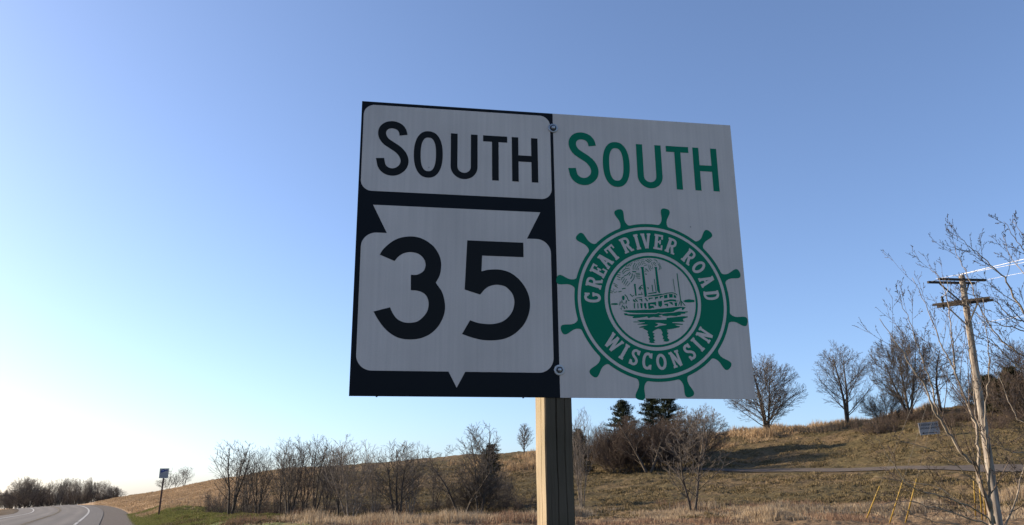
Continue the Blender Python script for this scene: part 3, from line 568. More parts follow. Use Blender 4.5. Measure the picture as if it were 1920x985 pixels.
BOAT_GAP=[(3.0,69.8),(17.7,69.4),(26.3,71.2),(39.2,73.4),(38.2,75.2),(18.9,78.2),(6.5,82.7),(0.5,82.0),(10.3,77.5),(12.3,73.3)]
BOAT_STROKES=[
(2.4,[(8.7,-70.4),(12.9,-25.4)]),
(2.1,[(12.9,-25.4),(-13.6,-22.0)]),
(3.1,[(0.4,-50.9),(2.1,-29.4)]),
(2.4,[(-16.6,-14.1),(30.0,-22.4)]),
(3.1,[(-89.4,-17.1),(-82.8,-10.4),(-79.1,0.6),(-74.7,0.5)]),
(3.1,[(-72.0,-19.3),(-64.6,-11.0)]),
(2.1,[(-64.5,-12.7),(-59.1,-16.3)]),
(2.1,[(-54.4,-7.0),(-34.3,-9.8)]),
(2.4,[(-46.9,-17.5),(-30.2,-20.3)]),
(1.7,[(-43.2,-21.9),(-42.6,-16.8)]),
(2.1,[(-35.0,-27.3),(-34.6,-19.6)]),
(3.1,[(-43.3,-35.7),(-37.5,-44.5),(-30.3,-49.1)]),
(3.1,[(-40.0,-32.4),(-36.0,-41.1),(-30.2,-36.1)]),
(4.1,[(-62.5,-2.5),(-60.3,4.3)]),
(4.1,[(-56.3,-4.4),(-49.8,4.0)]),
(3.1,[(-43.4,-3.0),(-38.2,-3.2),(-35.0,2.7)]),
(2.4,[(-15.9,-41.8),(-11.6,-40.2),(-14.4,-36.6)]),
(1.5,[(-53.2,-123.3),(-48.6,-127.9)]),
(1.5,[(-47.0,-124.4),(-41.4,-129.9)]),
(1.5,[(-39.9,-125.5),(-35.6,-132.8)]),
(2.4,[(-58.1,-97.7),(-57.0,-108.2),(-50.8,-119.9)]),
(1.9,[(-52.0,-97.1),(-51.1,-106.7),(-44.8,-116.6)]),
(1.7,[(-46.8,-96.4),(-45.5,-103.4),(-40.7,-111.5)]),
(2.1,[(-42.4,-96.5),(-40.3,-103.6)]),
(1.7,[(-41.9,-121.1),(-36.3,-111.6)]),
(1.7,[(-36.8,-123.9),(-31.0,-112.7)]),
(1.7,[(-31.1,-125.9),(-25.6,-114.6)]),
(1.7,[(-32.7,-129.3),(-20.2,-131.6)]),
(1.5,[(-28.5,-125.1),(-18.0,-124.6)]),
(1.5,[(-25.2,-120.8),(-15.7,-118.5)]),
(2.1,[(-21.3,-112.2),(-11.5,-115.2)]),
(2.8,[(-16.7,-130.8),(-3.1,-122.5)]),
(2.4,[(-10.4,-133.7),(1.5,-125.3)]),
(1.7,[(-4.1,-135.7),(6.1,-129.0)]),
(2.1,[(10.8,-132.7),(20.4,-130.4),(21.7,-123.4)]),
(1.7,[(7.6,-124.7),(12.4,-116.0),(18.4,-112.7)]),
(1.7,[(12.1,-125.7),(17.0,-118.0)]),
(1.7,[(2.2,-122.7),(6.9,-112.3)]),
(1.9,[(-5.2,-116.3),(-6.2,-106.6),(-1.2,-96.2)]),
(1.7,[(-1.0,-113.8),(-0.6,-105.0),(4.5,-101.7)]),
(1.5,[(4.1,-110.5),(7.2,-102.7)]),
(1.9,[(23.3,-120.0),(29.7,-109.6),(25.5,-98.9)]),
(1.5,[(27.0,-123.6),(29.4,-118.4),(33.9,-106.3),(30.1,-102.6)]),
(1.5,[(-83.3,-101.2),(-77.4,-112.8)]),
(1.5,[(-77.7,-106.6),(-70.3,-114.8)]),
(1.5,[(-72.4,-107.7),(-65.7,-118.4)]),
(1.7,[(-67.1,-108.8),(-59.5,-121.3)]),
(2.4,[(-94.4,-87.7),(-85.2,-98.5),(-69.2,-102.6)]),
(2.1,[(-92.1,-82.6),(-82.0,-92.5),(-67.8,-97.4)]),
(2.4,[(-88.0,-77.5),(-79.1,-80.4),(-68.1,-90.4)]),
(2.1,[(-72.3,-78.0),(-66.6,-86.9)]),
(2.8,[(-68.5,-67.8),(-62.8,-76.6),(-61.4,-85.4)]),
(2.4,[(-67.3,-57.4),(-57.0,-69.9),(-55.5,-82.1)]),
(3.8,[(-61.1,-91.5),(-48.9,-91.1)]),
(2.1,[(-50.9,-85.7),(-36.8,-87.1)]),
(2.1,[(-49.4,-81.4),(-36.2,-82.8)]),
(2.1,[(-51.4,-77.0),(-35.6,-77.6)]),
(2.1,[(-48.2,-71.9),(-36.0,-70.6)]),
(2.4,[(-96.5,-63.3),(-95.3,-70.3),(-87.3,-74.1)]),
(2.1,[(-96.1,-54.7),(-86.7,-68.9)]),
(2.1,[(-91.1,-49.7),(-80.7,-67.3)]),
(1.9,[(-86.1,-46.4),(-76.7,-59.7)]),
(1.7,[(-80.2,-44.0),(-70.0,-55.6)]),
(2.1,[(-104.9,-87.3),(-98.8,-86.7)]),
(2.4,[(-110.4,-80.2),(-100.1,-78.8)]),
(2.4,[(-111.5,-75.0),(-100.5,-70.1)]),
(1.7,[(-111.1,-66.3),(-100.9,-63.2)]),
(1.7,[(-123.9,-52.9),(-110.4,-45.6)]),
(1.5,[(-122.4,-47.0),(-114.0,-42.9)]),
(1.7,[(-120.0,-43.6),(-110.7,-38.7)]),
(1.7,[(-134.8,-22.5),(-127.1,-21.1)]),
(1.7,[(-132.8,-28.6),(-126.0,-25.4)]),
(1.5,[(-126.5,-33.9),(-120.5,-32.4)]),
(1.5,[(-122.8,-22.1),(-114.0,-25.8)]),
(2.4,[(-108.8,-25.1),(-99.2,-27.4)]),
(2.8,[(-97.1,-34.9),(-85.7,-37.8)]),
(1.5,[(-126.7,-28.8),(-122.6,-26.3)]),
(3.8,[(-18.4,-86.9),(-16.1,-82.6)]),
(2.1,[(-16.5,-104.4),(-16.9,-97.4)]),
(2.1,[(-15.0,-101.0),(-8.4,-93.3)]),
(2.1,[(-21.5,-93.8),(-15.3,-94.9)]),
(2.8,[(-14.9,-14.3),(13.2,-16.9),(31.0,-20.9),(45.3,-24.8),(57.7,-26.7),(66.5,-27.2),(75.2,-24.5),(80.1,-19.8)]),
(2.1,[(-12.7,-23.0),(12.1,-27.2)]),
(3.1,[(84.8,-90.6),(90.5,-4.5)]),
(1.7,[(70.6,-72.6),(74.2,-30.9)]),
(2.4,[(90.5,-4.5),(82.2,13.8)]),
(2.8,[(90.5,-4.5),(104.2,13.2)]),
(3.8,[(91.9,0.6),(91.0,13.6)]),
(3.8,[(-60.1,8.9),(-60.2,25.9)]),
(3.4,[(-48.9,9.4),(-48.9,25.6)]),
(4.8,[(-39.3,8.3),(-37.6,24.5)]),
(5.2,[(-26.2,7.9),(-22.9,24.9)]),
(4.5,[(-62.2,-1.3),(-56.5,5.4)]),
(3.4,[(-55.9,-4.9),(-49.5,4.3)]),
(3.8,[(-35.9,-5.5),(-35.5,3.1)]),
(2.6,[(-107.1,17.1),(-104.8,5.1)]),
(2.6,[(-104.1,25.5),(-101.8,30.5)]),
(3.1,[(-99.4,1.5),(-99.1,10.9)]),
(2.4,[(-93.7,8.2),(-93.1,13.3)]),
(3.4,[(-84.8,1.1),(-87.0,11.4)]),
(2.4,[(-100.6,23.7),(-97.5,15.1)]),
(4.5,[(-95.2,19.3),(-91.4,28.5)]),
(3.1,[(-86.5,18.2),(-83.5,26.6)]),
]
DIGIT_THREE=[[(71.6,497.8),(82.2,478.9),(106.2,455.5),(130.7,442.5),(159.1,437.2),(184.1,439.1),(205.8,447.6),(227.5,462.9),(242.1,481.8),(251.4,503.1),(254.1,526.1),(250.2,554.0),(238.7,578.2)],
 [(238.7,578.2),(257.9,606.9),(266.4,639.3),(266.3,664.6),(258.8,689.9),(245.1,713.4),(224.4,733.3),(196.9,746.3),(164.1,750.5),(134.8,746.6),(110.5,734.2),(89.4,715.3),(71.5,691.1),(59.5,670.2)],
 [(106.6,656.4),(113.9,672.2),(126.5,689.0),(144.0,698.8),(163.1,701.2),(185.5,697.1),(202.7,683.4),(214.6,666.0),(218.5,646.1),(215.8,628.1),(207.8,614.9),(194.3,607.0),(180.2,603.8),(165.5,603.6)],
 [(164.5,556.2),(179.3,556.1),(189.8,552.4),(202.0,542.8),(207.1,527.8),(205.4,513.1),(197.7,500.3),(185.1,490.8),(170.8,486.9),(158.4,486.6),(142.5,490.6),(126.9,501.2),(115.6,515.7)]]
DIGIT_FIVE=[[(331.9,442.4),(505.0,442.8)],
 [(505.0,489.4),(377.4,489.0)],
 [(375.5,538.5),(396.2,532.9),(421.7,530.9),(443.6,533.1),(465.5,540.9),(487.3,557.0),(505.3,578.8),(517.7,604.4),(522.7,631.9),(520.4,657.7),(511.6,683.4),(496.0,707.4),(474.0,727.7),(452.4,739.7),(427.3,746.6),(398.8,748.7),(374.0,747.1),(345.7,740.6),(317.8,731.2)],
 [(341.4,689.6),(367.0,697.2),(395.5,699.7),(417.0,697.8),(438.5,690.7),(454.8,678.4),(467.7,660.9),(474.1,640.6),(474.4,622.3),(469.1,605.9),(459.4,593.2),(445.0,582.6),(423.2,578.8),(403.2,582.8),(386.9,592.6),(371.4,610.7)],
 [(324.8,596.7),(328.5,519.7)]]
SHIELD=[[(90.1,429.3),(46.1,341.9),(560.2,341.4),(518.1,428.7)],
 [(518.1,428.7),(546.5,429.6),(574.8,442.2),(587.8,460.6),(591.6,475.9)],
 [(590.5,796.4),(586.8,815.5),(575.9,831.5),(549.2,841.4)],
 [(327.9,841.6),(303.3,888.2),(279.7,841.6)],
 [(62.4,842.6),(34.1,832.4),(19.9,814.2),(15.6,802.1)],
 [(14.9,484.2),(18.1,465.1),(30.7,444.6),(50.7,432.0),(90.1,429.3)]]

M['panel_black']=mat('panel_black',(.006,.007,.009),.5,spec=.12)
def sheeting(name,base):
    m=mat(name,rough=.5,spec=.2); N,L,b=nodes(m); tc=N.new('ShaderNodeTexCoord')
    out=None
    for sc,st,lo,hi in ((1.0,(95,1,2.2),.95,1.045),(1.0,(5,1,4),.93,1.07),(1.0,(400,1,260),.95,1.05)):
        mp=N.new('ShaderNodeMapping'); mp.inputs['Scale'].default_value=st; L.new(tc.outputs['Object'],mp.inputs[0])
        n=N.new('ShaderNodeTexNoise'); n.inputs['Scale'].default_value=sc; n.inputs['Detail'].default_value=3; L.new(mp.outputs[0],n.inputs['Vector'])
        r=N.new('ShaderNodeMapRange'); r.inputs[1].default_value=.3; r.inputs[2].default_value=.7; r.inputs[3].default_value=lo; r.inputs[4].default_value=hi; L.new(n.outputs['Fac'],r.inputs[0])
        if out is None: out=r.outputs[0]
        else:
            q=N.new('ShaderNodeMath'); q.operation='MULTIPLY'; L.new(out,q.inputs[0]); L.new(r.outputs[0],q.inputs[1]); out=q.outputs[0]
    vo=N.new('ShaderNodeTexVoronoi'); vo.inputs['Scale'].default_value=9; L.new(tc.outputs['Object'],vo.inputs['Vector']); vr=N.new('ShaderNodeMapRange'); vr.inputs[1].default_value=.012; vr.inputs[2].default_value=.030; vr.inputs[3].default_value=.45; vr.inputs[4].default_value=1; L.new(vo.outputs['Distance'],vr.inputs[0]); q2=N.new('ShaderNodeMath'); q2.operation='MULTIPLY'; L.new(out,q2.inputs[0]); L.new(vr.outputs[0],q2.inputs[1]); out=q2.outputs[0]
    v=N.new('ShaderNodeVectorMath'); v.operation='SCALE'; v.inputs[0].default_value=base; L.new(out,v.inputs['Scale']); L.new(v.outputs[0],b.inputs['Base Color'])
    return m
M['sheeting']=sheeting('retroreflective_white',(.575,.49,.43))
M['ink_black']=mat('ink_black',(.010,.010,.010),.5,spec=.12)
M['ink_green']=mat('ink_green',(.0,.155,.082),.5,spec=.12)
A_=.16566; SR=.00545; TL=Vector((-.4654,2.2633,EYE+1.1729))
def sg(u,v,off=0.0):
    "sign millimetres (u right, v down, off toward the viewer) -> metres in the frame of the post foot"
    u,v,off=u/1000,v/1000,off/1000; c,s=math.cos(SR),math.sin(SR)
    return (u*c+v*s-.608, -off, SGZ+u*s-v*c)
p0=TL+Vector((math.cos(A_),math.sin(A_),0))*.608
gz=hz(p0.x,p0.y); SGZ=TL.z-gz
sign=empty('route_sign',(p0.x,p0.y,gz),A_)
tag(sign,'large double route sign on a wooden post reading SOUTH 35 and GREAT RIVER ROAD WISCONSIN','road sign')
class Print(MB):
    "flat print: polygons and ribbons in sign millimetres"
    def __init__(s,off,cx=0,cy=0): super().__init__(); s.off=off; s.cx=cx; s.cy=cy; s.k=0
    def lay(s,pts,fs): s.k+=1; return s.add([sg(x+s.cx,y+s.cy,s.off+s.k*.0035) for x,y in pts],fs)
    def poly(s,outer,holes=()):
        loops=[[Vector((x,y,0)) for x,y in l] for l in [outer,*holes]]
        pts=[p for l in [outer,*holes] for p in l]; return s.lay(pts,[tuple(t) for t in tessellate_polygon(loops)])
    def rect(s,x0,y0,x1,y1): return s.lay([(x0,y0),(x1,y0),(x1,y1),(x0,y1)],[(0,3,2,1)])
    def ribbon(s,pts,w,closed=False,round_=False):
        P=[Vector(p).to_2d() for p in pts]; n=len(P); vs=[]
        for i in range(n):
            a=P[(i-1)%n] if closed or i>0 else P[i]; b=P[(i+1)%n] if closed or i<n-1 else P[i]
            d=(b-a).normalized(); nn=Vector((-d.y,d.x))
            if 0<i<n-1 or closed:
                d1=(P[i]-a).normalized(); c=max(.5,abs(Vector((-d1.y,d1.x)).dot(nn))); nn=nn/c
            vs+= [tuple(P[i]+nn*w/2),tuple(P[i]-nn*w/2)]
        fs=[(2*i,2*i+1,(2*i+3)%(2*n),(2*i+2)%(2*n)) for i in range(n if closed else n-1)]
        return s.lay(vs,fs)
    def ring(s,x,y,r0,r1,n=128):
        vs=[];
        for i in range(n):
            a=2*math.pi*i/n; vs+=[(x+math.cos(a)*r0,y+math.sin(a)*r0),(x+math.cos(a)*r1,y+math.sin(a)*r1)]
        return s.lay(vs,[(2*i,2*i+1,(2*i+3)%(2*n),(2*i+2)%(2*n)) for i in range(n)])
def crom(P,k=6):
    "smooth open chain through the points"
    P=[Vector(p).to_2d() for p in P]; Q=[P[0]*2-P[1]]+P+[P[-1]*2-P[-2]]; o=[]
    for i in range(1,len(Q)-2):
        for j in range(k):
            t=j/k; a,b,c,d=Q[i-1:i+3]
            o.append(tuple(.5*((2*b)+(c-a)*t+(2*a-5*b+4*c-d)*t*t+(3*b-a-3*c+d)*t**3)))
    return o+[tuple(P[-1])]
def rrect(x0,y0,x1,y1,r,n=10):
    o=[]
    for cx,cy,a0 in ((x1-r,y0+r,-90),(x1-r,y1-r,0),(x0+r,y1-r,90),(x0+r,y0+r,180)):
        o+=[(cx+r*math.cos(R(a0+90*i/n)),cy+r*math.sin(R(a0+90*i/n))) for i in range(n+1)]
    return o
def build_panel(x0,x1,m_):
    mb=MB(); q=[(x0,0),(x1,0),(x1,914.4),(x0,914.4)]
    mb.add([sg(u,v,0) for u,v in q]+[sg(u,v,-2.6) for u,v in q],[(3,2,1,0),(4,5,6,7),(0,1,5,4),(1,2,6,5),(2,3,7,6),(3,0,4,7)])
    return mb
pb=build_panel(0,607.6,0).build('sign_panel',M['panel_black'],sign); pb['label']='black panel with white SOUTH plate and white 35 shield'
pw=build_panel(608.2,1219.2,0).build('sign_panel',M['sheeting'],sign); pw['label']='white panel with green SOUTH and green ship wheel emblem'
edge=mat('aluminium_edge',(.05,.055,.06),.4,.6)
for p in (pb,pw):
    p.data.materials.append(edge)
    for i in range(1,6): p.data.polygons[i].material_index=1
def chain(L): return [tuple(q) for ch in L for q in (crom(ch) if len(ch)>3 else ch)]
def word(m_,dx,dy,par):
    S_=[(131.3,108),(127.5,93),(117,80.5),(98,74.7),(79,79),(67,93),(66.3,112),(77,130.5),(97,144.5),(117,158),(131,175),(136.6,194),(132,213),(118,227),(101,232.6),(82,228.5),(68,214),(61.8,188.3)]
    pr=Print(.6,dx,dy); c=crom(S_,6); c[0]=(131.3,108); pr.ribbon([(131.3,108.0)]+[(131.0,106)]+c[1:-1]+[(62.0,191),(61.8,188.3)],24.6); pr.build('letter',m_,par)
    def sup(a,b,e,n=72): return [(209.1+a*abs(math.cos(t))**(2/e)*math.copysign(1,math.cos(t)),167.2+b*abs(math.sin(t))**(2/e)*math.copysign(1,math.sin(t))) for t in [2*math.pi*(i+.5)/n for i in range(n)]]
    pr=Print(.6,dx,dy); o,i_=sup(44.8,78,2.3),sup(23.6,56.3,2.5); n=72
    pr.lay([p for q in zip(o,i_) for p in q],[(2*i,2*i+1,(2*i+3)%(2*n),(2*i+2)%(2*n)) for i in range(n)]); pr.build('letter',m_,par)
    pr=Print(.6,dx,dy); pr.ribbon([(289.3,91.5)]+[(320.9-31.6*math.cos(R(a)),201.8+31.6*math.sin(R(a))) for a in range(0,181,10)]+[(352.5,91.5)],21.2); pr.build('letter',m_,par)
    pr=Print(.6,dx,dy); pr.rect(380.5,91.6,458,112.4); pr.rect(408.9,112.4,430,243); pr.build('letter',m_,par)
    pr=Print(.6,dx,dy); pr.rect(472.6,91.7,493.5,242.8); pr.rect(534.9,91.7,556,242.8); pr.rect(493.5,153.3,534.9,174.6); pr.build('letter',m_,par)
pr=Print(.3); pr.poly(rrect(6.8,10.5,598.4,297,34)); pr.build('white_plate',M['sheeting'],pb)
word(M['ink_black'],0,0,pb)
pr=Print(.3)
body=[(90,429.2),(46.3,341.6),(560.2,341.6),(516.5,429.2)]
rr=rrect(15.3,429.2,591,842,45,12)
k=rr[:26]  # top-right and bottom-right corners
out=[(46.3,341.6),(560.2,341.6),(516.5,429.2)]+rr[:22+4]+[(328,842),(303.5,888.3),(279.5,842)]+rr[26:]+[(90,429.2)]
pr.poly(out); pr.build('white_shield',M['sheeting'],pb)
for D_ in (DIGIT_THREE,DIGIT_FIVE):
    pr=Print(.6); pr.poly(chain(D_)); pr.build('digit',M['ink_black'],pb)
word(M['ink_green'],604.9,-1.8,pw)
# ship wheel emblem
WC=(911.0,614.6)
em=Print(.3,*WC); em.ring(0,0,240,250.5); em.ring(0,0,155.5,230.5); em.ring(0,0,138,145)
for i in range(12):
    a=R(11.2+30*i)
    prof=[(249,20),(252,14),(258,10.5),(266,8.6),(275,9.0),(285,11.8),(293,14.2),(300,15.2),(305,14.2),(308.6,11),(310.4,6.5),(311,0)]
    pts=[(w_,r) for r,w_ in prof]+[(-w_,r) for r,w_ in prof[::-1][1:]]
    em.poly([(x*math.cos(a)+r*math.sin(a),x*math.sin(a)-r*math.cos(a)) for x,r in pts])
em.build('wheel_emblem',M['ink_green'],pw)
bt=Print(.33,909.6,614.6)
for q in BOAT_POLYS: bt.poly(q)
for w_,q in BOAT_STROKES: bt.ribbon(q if len(q)<3 else crom(q,4),w_*.92)
bt.build('riverboat_print',M['ink_green'],pw)
bt=Print(.75,909.6,614.6); bt.poly(BOAT_GAP); bt.build('water_gap_print',M['sheeting'],pw)
GL={'I':[([(0,-.5),(0,.5)],.2),([(-.17,.44),(.17,.44)],.13),([(-.17,-.44),(.17,-.44)],.13)],
'R':[([(-.2,-.5),(-.2,.5)],.2),([(-.2,.43),(.04,.43),(.2,.37),(.25,.22),(.2,.07),(.04,.0),(-.2,.0)],.15),([(.03,.02),(.24,-.46)],.17),([(-.38,.44),(-.1,.44)],.12),([(-.38,-.44),(-.04,-.44)],.12),([(.12,-.44),(.4,-.44)],.12)],
'E':[([(-.17,-.5),(-.17,.5)],.2),([(-.36,.44),(.3,.44)],.13),([(.25,.5),(.25,.2)],.11),([(-.1,.01),(.12,.01)],.12),([(.12,-.13),(.12,.15)],.1),([(-.36,-.44),(.32,-.44)],.13),([(.27,-.5),(.27,-.18)],.11)],
'G':[([(.2,.28),(.12,.40),(-.02,.44),(-.18,.38),(-.27,.2),(-.29,0),(-.27,-.2),(-.18,-.38),(-.02,-.44),(.14,-.38),(.21,-.24),(.21,-.04)],.17),([(.06,-.05),(.37,-.05)],.12),([(.25,.5),(.25,.18)],.11)],
'A':[([(-.25,-.46),(-.02,.48)],.17),([(.25,-.46),(.02,.48)],.19),([(-.16,-.13),(.16,-.13)],.12),([(-.38,-.44),(-.1,-.44)],.12),([(.1,-.44),(.4,-.44)],.12),([(-.2,.45),(.1,.45)],.11)],
'T':[([(0,-.5),(0,.5)],.2),([(-.36,.44),(.36,.44)],.13),([(-.33,.5),(-.33,.2)],.1),([(.33,.5),(.33,.2)],.1),([(-.17,-.44),(.17,-.44)],.12)],
'V':[([(-.25,.46),(-.02,-.48)],.19),([(.25,.46),(.02,-.48)],.17),([(-.4,.44),(-.1,.44)],.12),([(.1,.44),(.38,.44)],.12)],
'O':[([(.28*math.cos(t*math.pi/9),.41*math.sin(t*math.pi/9)) for t in range(18)],.17)],
'D':[([(-.18,-.48),(-.18,.48)],.19),([(-.2,.43),(.02,.43),(.2,.3),(.26,.0),(.2,-.3),(.02,-.43),(-.2,-.43)],.16),([(-.34,.44),(-.1,.44)],.12),([(-.34,-.44),(-.1,-.44)],.12)],
'W':[([(-.42,.46),(-.22,-.48)],.19),([(-.22,-.48),(-.02,.40)],.14),([(.0,.42),(.2,-.48)],.19),([(.2,-.48),(.42,.46)],.14),([(-.56,.44),(-.3,.44)],.12),([(.3,.44),(.54,.44)],.12),([(-.12,.42),(.1,.42)],.12)],
'S':[([(.19,.24),(.12,.39),(-.02,.43),(-.16,.37),(-.21,.22),(-.12,.08),(.08,-.04),(.2,-.18),(.17,-.35),(.02,-.43),(-.14,-.39),(-.22,-.24)],.16),([(.22,.5),(.22,.2)],.1),([(-.23,-.5),(-.23,-.2)],.1)],
'C':[([(.2,.24),(.12,.39),(-.02,.44),(-.18,.38),(-.27,.2),(-.29,0),(-.27,-.2),(-.18,-.38),(-.02,-.44),(.12,-.39),(.22,-.26)],.17),([(.24,.5),(.24,.18)],.11),([(.24,-.5),(.24,-.2)],.1)],
'N':[([(-.23,-.48),(-.23,.48)],.15),([(-.25,.48),(.23,-.48)],.19),([(.23,-.48),(.23,.48)],.15),([(-.38,.44),(-.15,.44)],.12),([(-.38,-.44),(-.08,-.44)],.12),([(.08,.44),(.38,.44)],.12)]}
lt=Print(.7,*WC)
def put_glyph(ch,ang,rad,hgt,flip,wx=1.0):
    a=R(ang); er=Vector((math.sin(a),-math.cos(a))); et=Vector((math.cos(a),math.sin(a)))
    if flip: er2,et2=-er,-et
    else: er2,et2=er,et
    for pts,w_ in GL[ch]:
        q=[er*rad+(et2*x*wx+er2*y)*hgt for x,y in pts]
        if ch=='O': lt.ribbon([tuple(p) for p in q],w_*hgt,closed=True)
        else: lt.ribbon([tuple(p) for p in (q if len(q)<4 else [Vector(c) for c in crom([tuple(z) for z in q],4)])],w_*hgt)
for ch,an in zip('GREATRIVERROAD',(-88.3,-74.4,-62.0,-50.4,-39.4,-23.6,-12.4,-3.4,8.6,21.4,41.0,54.2,68.8,83.2)): put_glyph(ch,an,193.5,50,False,.84)
lt.build('ring_lettering',M['sheeting'],pw); lt=Print(.7,*WC)
for ch,an in zip('WISCONSIN',(-135.2,-147.8,-158.6,-171.2,175.8,161.4,146.0,135.0,123.2)): put_glyph(ch,an,190,50,True,.86)
lt.build('ring_lettering',M['sheeting'],pw)
for u_ in (77,498):
    q=sg(u_,915.5,-1.5); MB().box((q[0]-.0025,.0,q[2]-.0012),(q[0]+.0025,.004,q[2]+.004)).build('rivet',M['black_iron'],sign)
# bolts with washers
def lathe(prof,n=28):
    mb=MB(); vs=[];m_=len(prof)
    for i in range(n):
        a=2*math.pi*i/n
        for r,h in prof: vs.append((r*math.cos(a),-h,r*math.sin(a)))
    fs=[(i*m_+j,i*m_+j+1,((i+1)%n)*m_+j+1,((i+1)%n)*m_+j) for i in range(n) for j in range(m_-1)]
    mb.add(vs,fs); return mb
M['nylon']=mat('washer_nylon',(.50,.50,.50),.5)
M['dark_steel']=mat('dark_steel',(.045,.048,.055),.45,.3)
for (u,v,mw) in ((607.5,52.4,'steel'),(607.3,833.4,'nylon')):
    c=sg(u,v,.8)
    wsh=lathe([(.0158,0),(.0158,.0010),(.0150,.0026),(.0112,.0034),(.0100,.0024),(.0070,.0022)]).build('washer',M[mw],sign,True); wsh.location=c
    b=lathe([(.0100,.0026),(.0098,.0058),(.0086,.0068),(.0060,.0064)],6 if mw=='nylon' else 24).build('bolt',M['dark_steel'],wsh,False)
    lathe([(.0060,.0062),(.0054,.0092),(.0036,.0104),(.0,.0108)],18).build('bolt_end',M['steel'],wsh,True)
# wooden post with drying cracks
def post():
    hw,dp=.0405,.142; top=SGZ-.05; zb=-.35
    cr=[(.28,[.40,.41,.395,.42,.41,.43,.415,.42,.44],.0021),(.6,[.66,.64,.67,.70,.69,.73,.72,.76,.80],.0016),(.5,[.88,.86,.90,.86,.9,.92,.9,.93,.9],.0010),(.5,[.15,.19,.14,.22,.18,.17,.23,.19,.2],.0009)]
    nz=260; rings=[]
    zz=np.linspace(zb,top,nz)
    xs=np.linspace(0,1,120); side=np.linspace(0,1,60)[1:]
    rows=[]
    for iz,z in enumerate(zz):
        t=iz/(nz-1); f=np.full(len(xs),.0)
        wob=.0006*math.sin(z*9)+.0004*math.sin(z*23+1)
        for _,c,wd in cr:
            cx=np.interp(t,np.linspace(0,1,len(c)),c)+.008*math.sin(z*19+wd*9000)+.005*math.sin(z*53+wd*5000)
            dep=.012*(wd/.0021)**1.2*(1 if wd>.0012 else max(0,math.sin(z*4.1+wd*9000))**2)*(.7+.3*math.sin(z*7+wd*3000)); f+=dep*np.exp(-((xs-cx)/(wd/.081*.62))**2)
        f+=.0005*(fbm(xs*45,np.full(len(xs),z*2.2),3)-.45)*3
        # rounded corners
        cor=.005+.004*float(max(0,vnoise(np.array([z*14.]),np.array([3.3]))[0]-.45)); e=np.minimum(xs,1-xs)*2*hw; f+=np.where(e<cor,cor-np.sqrt(np.maximum(cor**2-(cor-e)**2,0)),0)
        x=-hw+2*hw*xs; y=.003+f; front=np.stack([x+wob,y,np.full(len(xs),z)],1)
        g=.0012*(fbm(side*30,np.full(len(side),z*1.8)+9,3)-.45)*3
        for sc,sw,sdp in ((.42,.009,.006),(.74,.004,.002)):
            cx=sc+.02*math.sin(z*4+sc*20)+.008*math.sin(z*37); g+=sdp*np.exp(-((side-cx)/sw)**2)
        e=np.minimum(side,1-side)*dp; g+=np.where(e<.003,.003-np.sqrt(np.maximum(.003**2-(.003-e)**2,0)),0)*.6
        right=np.stack([hw-g+wob,.003+dp*side,np.full(len(side),z)],1)
        back=np.array([[hw-.003,.003+dp,z],[-hw+.003,.003+dp,z]])
        left=np.stack([-hw+g[::-1]+wob,.003+dp*side[::-1],np.full(len(side),z)],1)
        rows.append(np.concatenate([front,right,back,left]))
    V=np.array(rows); n,m_=V.shape[:2]; i=np.arange(n-1)[:,None]*m_; j=np.arange(m_)[None,:]; j2=(j+1)%m_
    Fc=np.stack([(i+j),(i+j2),(i+m_+j2),(i+m_+j)],-1).reshape(-1,4)
    mt=mat('post_wood',rough=.8,spec=.2); N,L,b=nodes(mt); tc=N.new('ShaderNodeTexCoord'); mp=N.new('ShaderNodeMapping'); mp.inputs['Scale'].default_value=(1,1,.055); L.new(tc.outputs['Object'],mp.inputs[0])
    n1=N.new('ShaderNodeTexNoise'); n1.inputs['Scale'].default_value=60; n1.inputs['Detail'].default_value=9; n1.inputs['Roughness'].default_value=.7; n1.inputs['Distortion'].default_value=.25; L.new(mp.outputs[0],n1.inputs['Vector'])
    n2=N.new('ShaderNodeTexNoise'); n2.inputs['Scale'].default_value=5; n2.inputs['Detail'].default_value=4; L.new(tc.outputs['Object'],n2.inputs['Vector'])
    r=N.new('ShaderNodeValToRGB'); L.new(n1.outputs['Fac'],r.inputs[0]); e=r.color_ramp.elements; e[0].position=.25; e[0].color=(.20,.145,.092,1); e[1].position=.75; e[1].color=(.335,.265,.175,1)
    r2=N.new('ShaderNodeValToRGB'); L.new(n2.outputs['Fac'],r2.inputs[0]); e=r2.color_ramp.elements; e[0].position=.3; e[0].color=(.72,.76,.70,1); e[1].position=.7; e[1].color=(1,1,1,1)
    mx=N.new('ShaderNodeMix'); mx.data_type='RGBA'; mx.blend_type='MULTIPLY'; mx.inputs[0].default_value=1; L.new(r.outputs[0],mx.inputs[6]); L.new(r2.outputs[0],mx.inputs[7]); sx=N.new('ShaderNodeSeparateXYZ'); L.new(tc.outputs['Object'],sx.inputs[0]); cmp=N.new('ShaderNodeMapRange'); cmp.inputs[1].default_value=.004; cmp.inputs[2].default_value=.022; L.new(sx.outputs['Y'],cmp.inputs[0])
    gy=N.new('ShaderNodeMix'); gy.data_type='RGBA'; gy.blend_type='MULTIPLY'; gy.inputs[0].default_value=1; L.new(mx.outputs[2],gy.inputs[6]); gy.inputs[7].default_value=(.36,.36,.37,1)   # front face greyed and darkened in colour, deepening its shade
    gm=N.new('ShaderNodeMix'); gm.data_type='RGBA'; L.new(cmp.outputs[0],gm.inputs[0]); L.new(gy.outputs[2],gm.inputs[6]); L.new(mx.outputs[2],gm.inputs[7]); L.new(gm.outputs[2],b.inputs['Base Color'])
    bp=N.new('ShaderNodeBump'); bp.inputs['Strength'].default_value=.5; bp.inputs['Distance'].default_value=.002; L.new(n1.outputs['Fac'],bp.inputs['Height']); L.new(bp.outputs[0],b.inputs['Normal'])
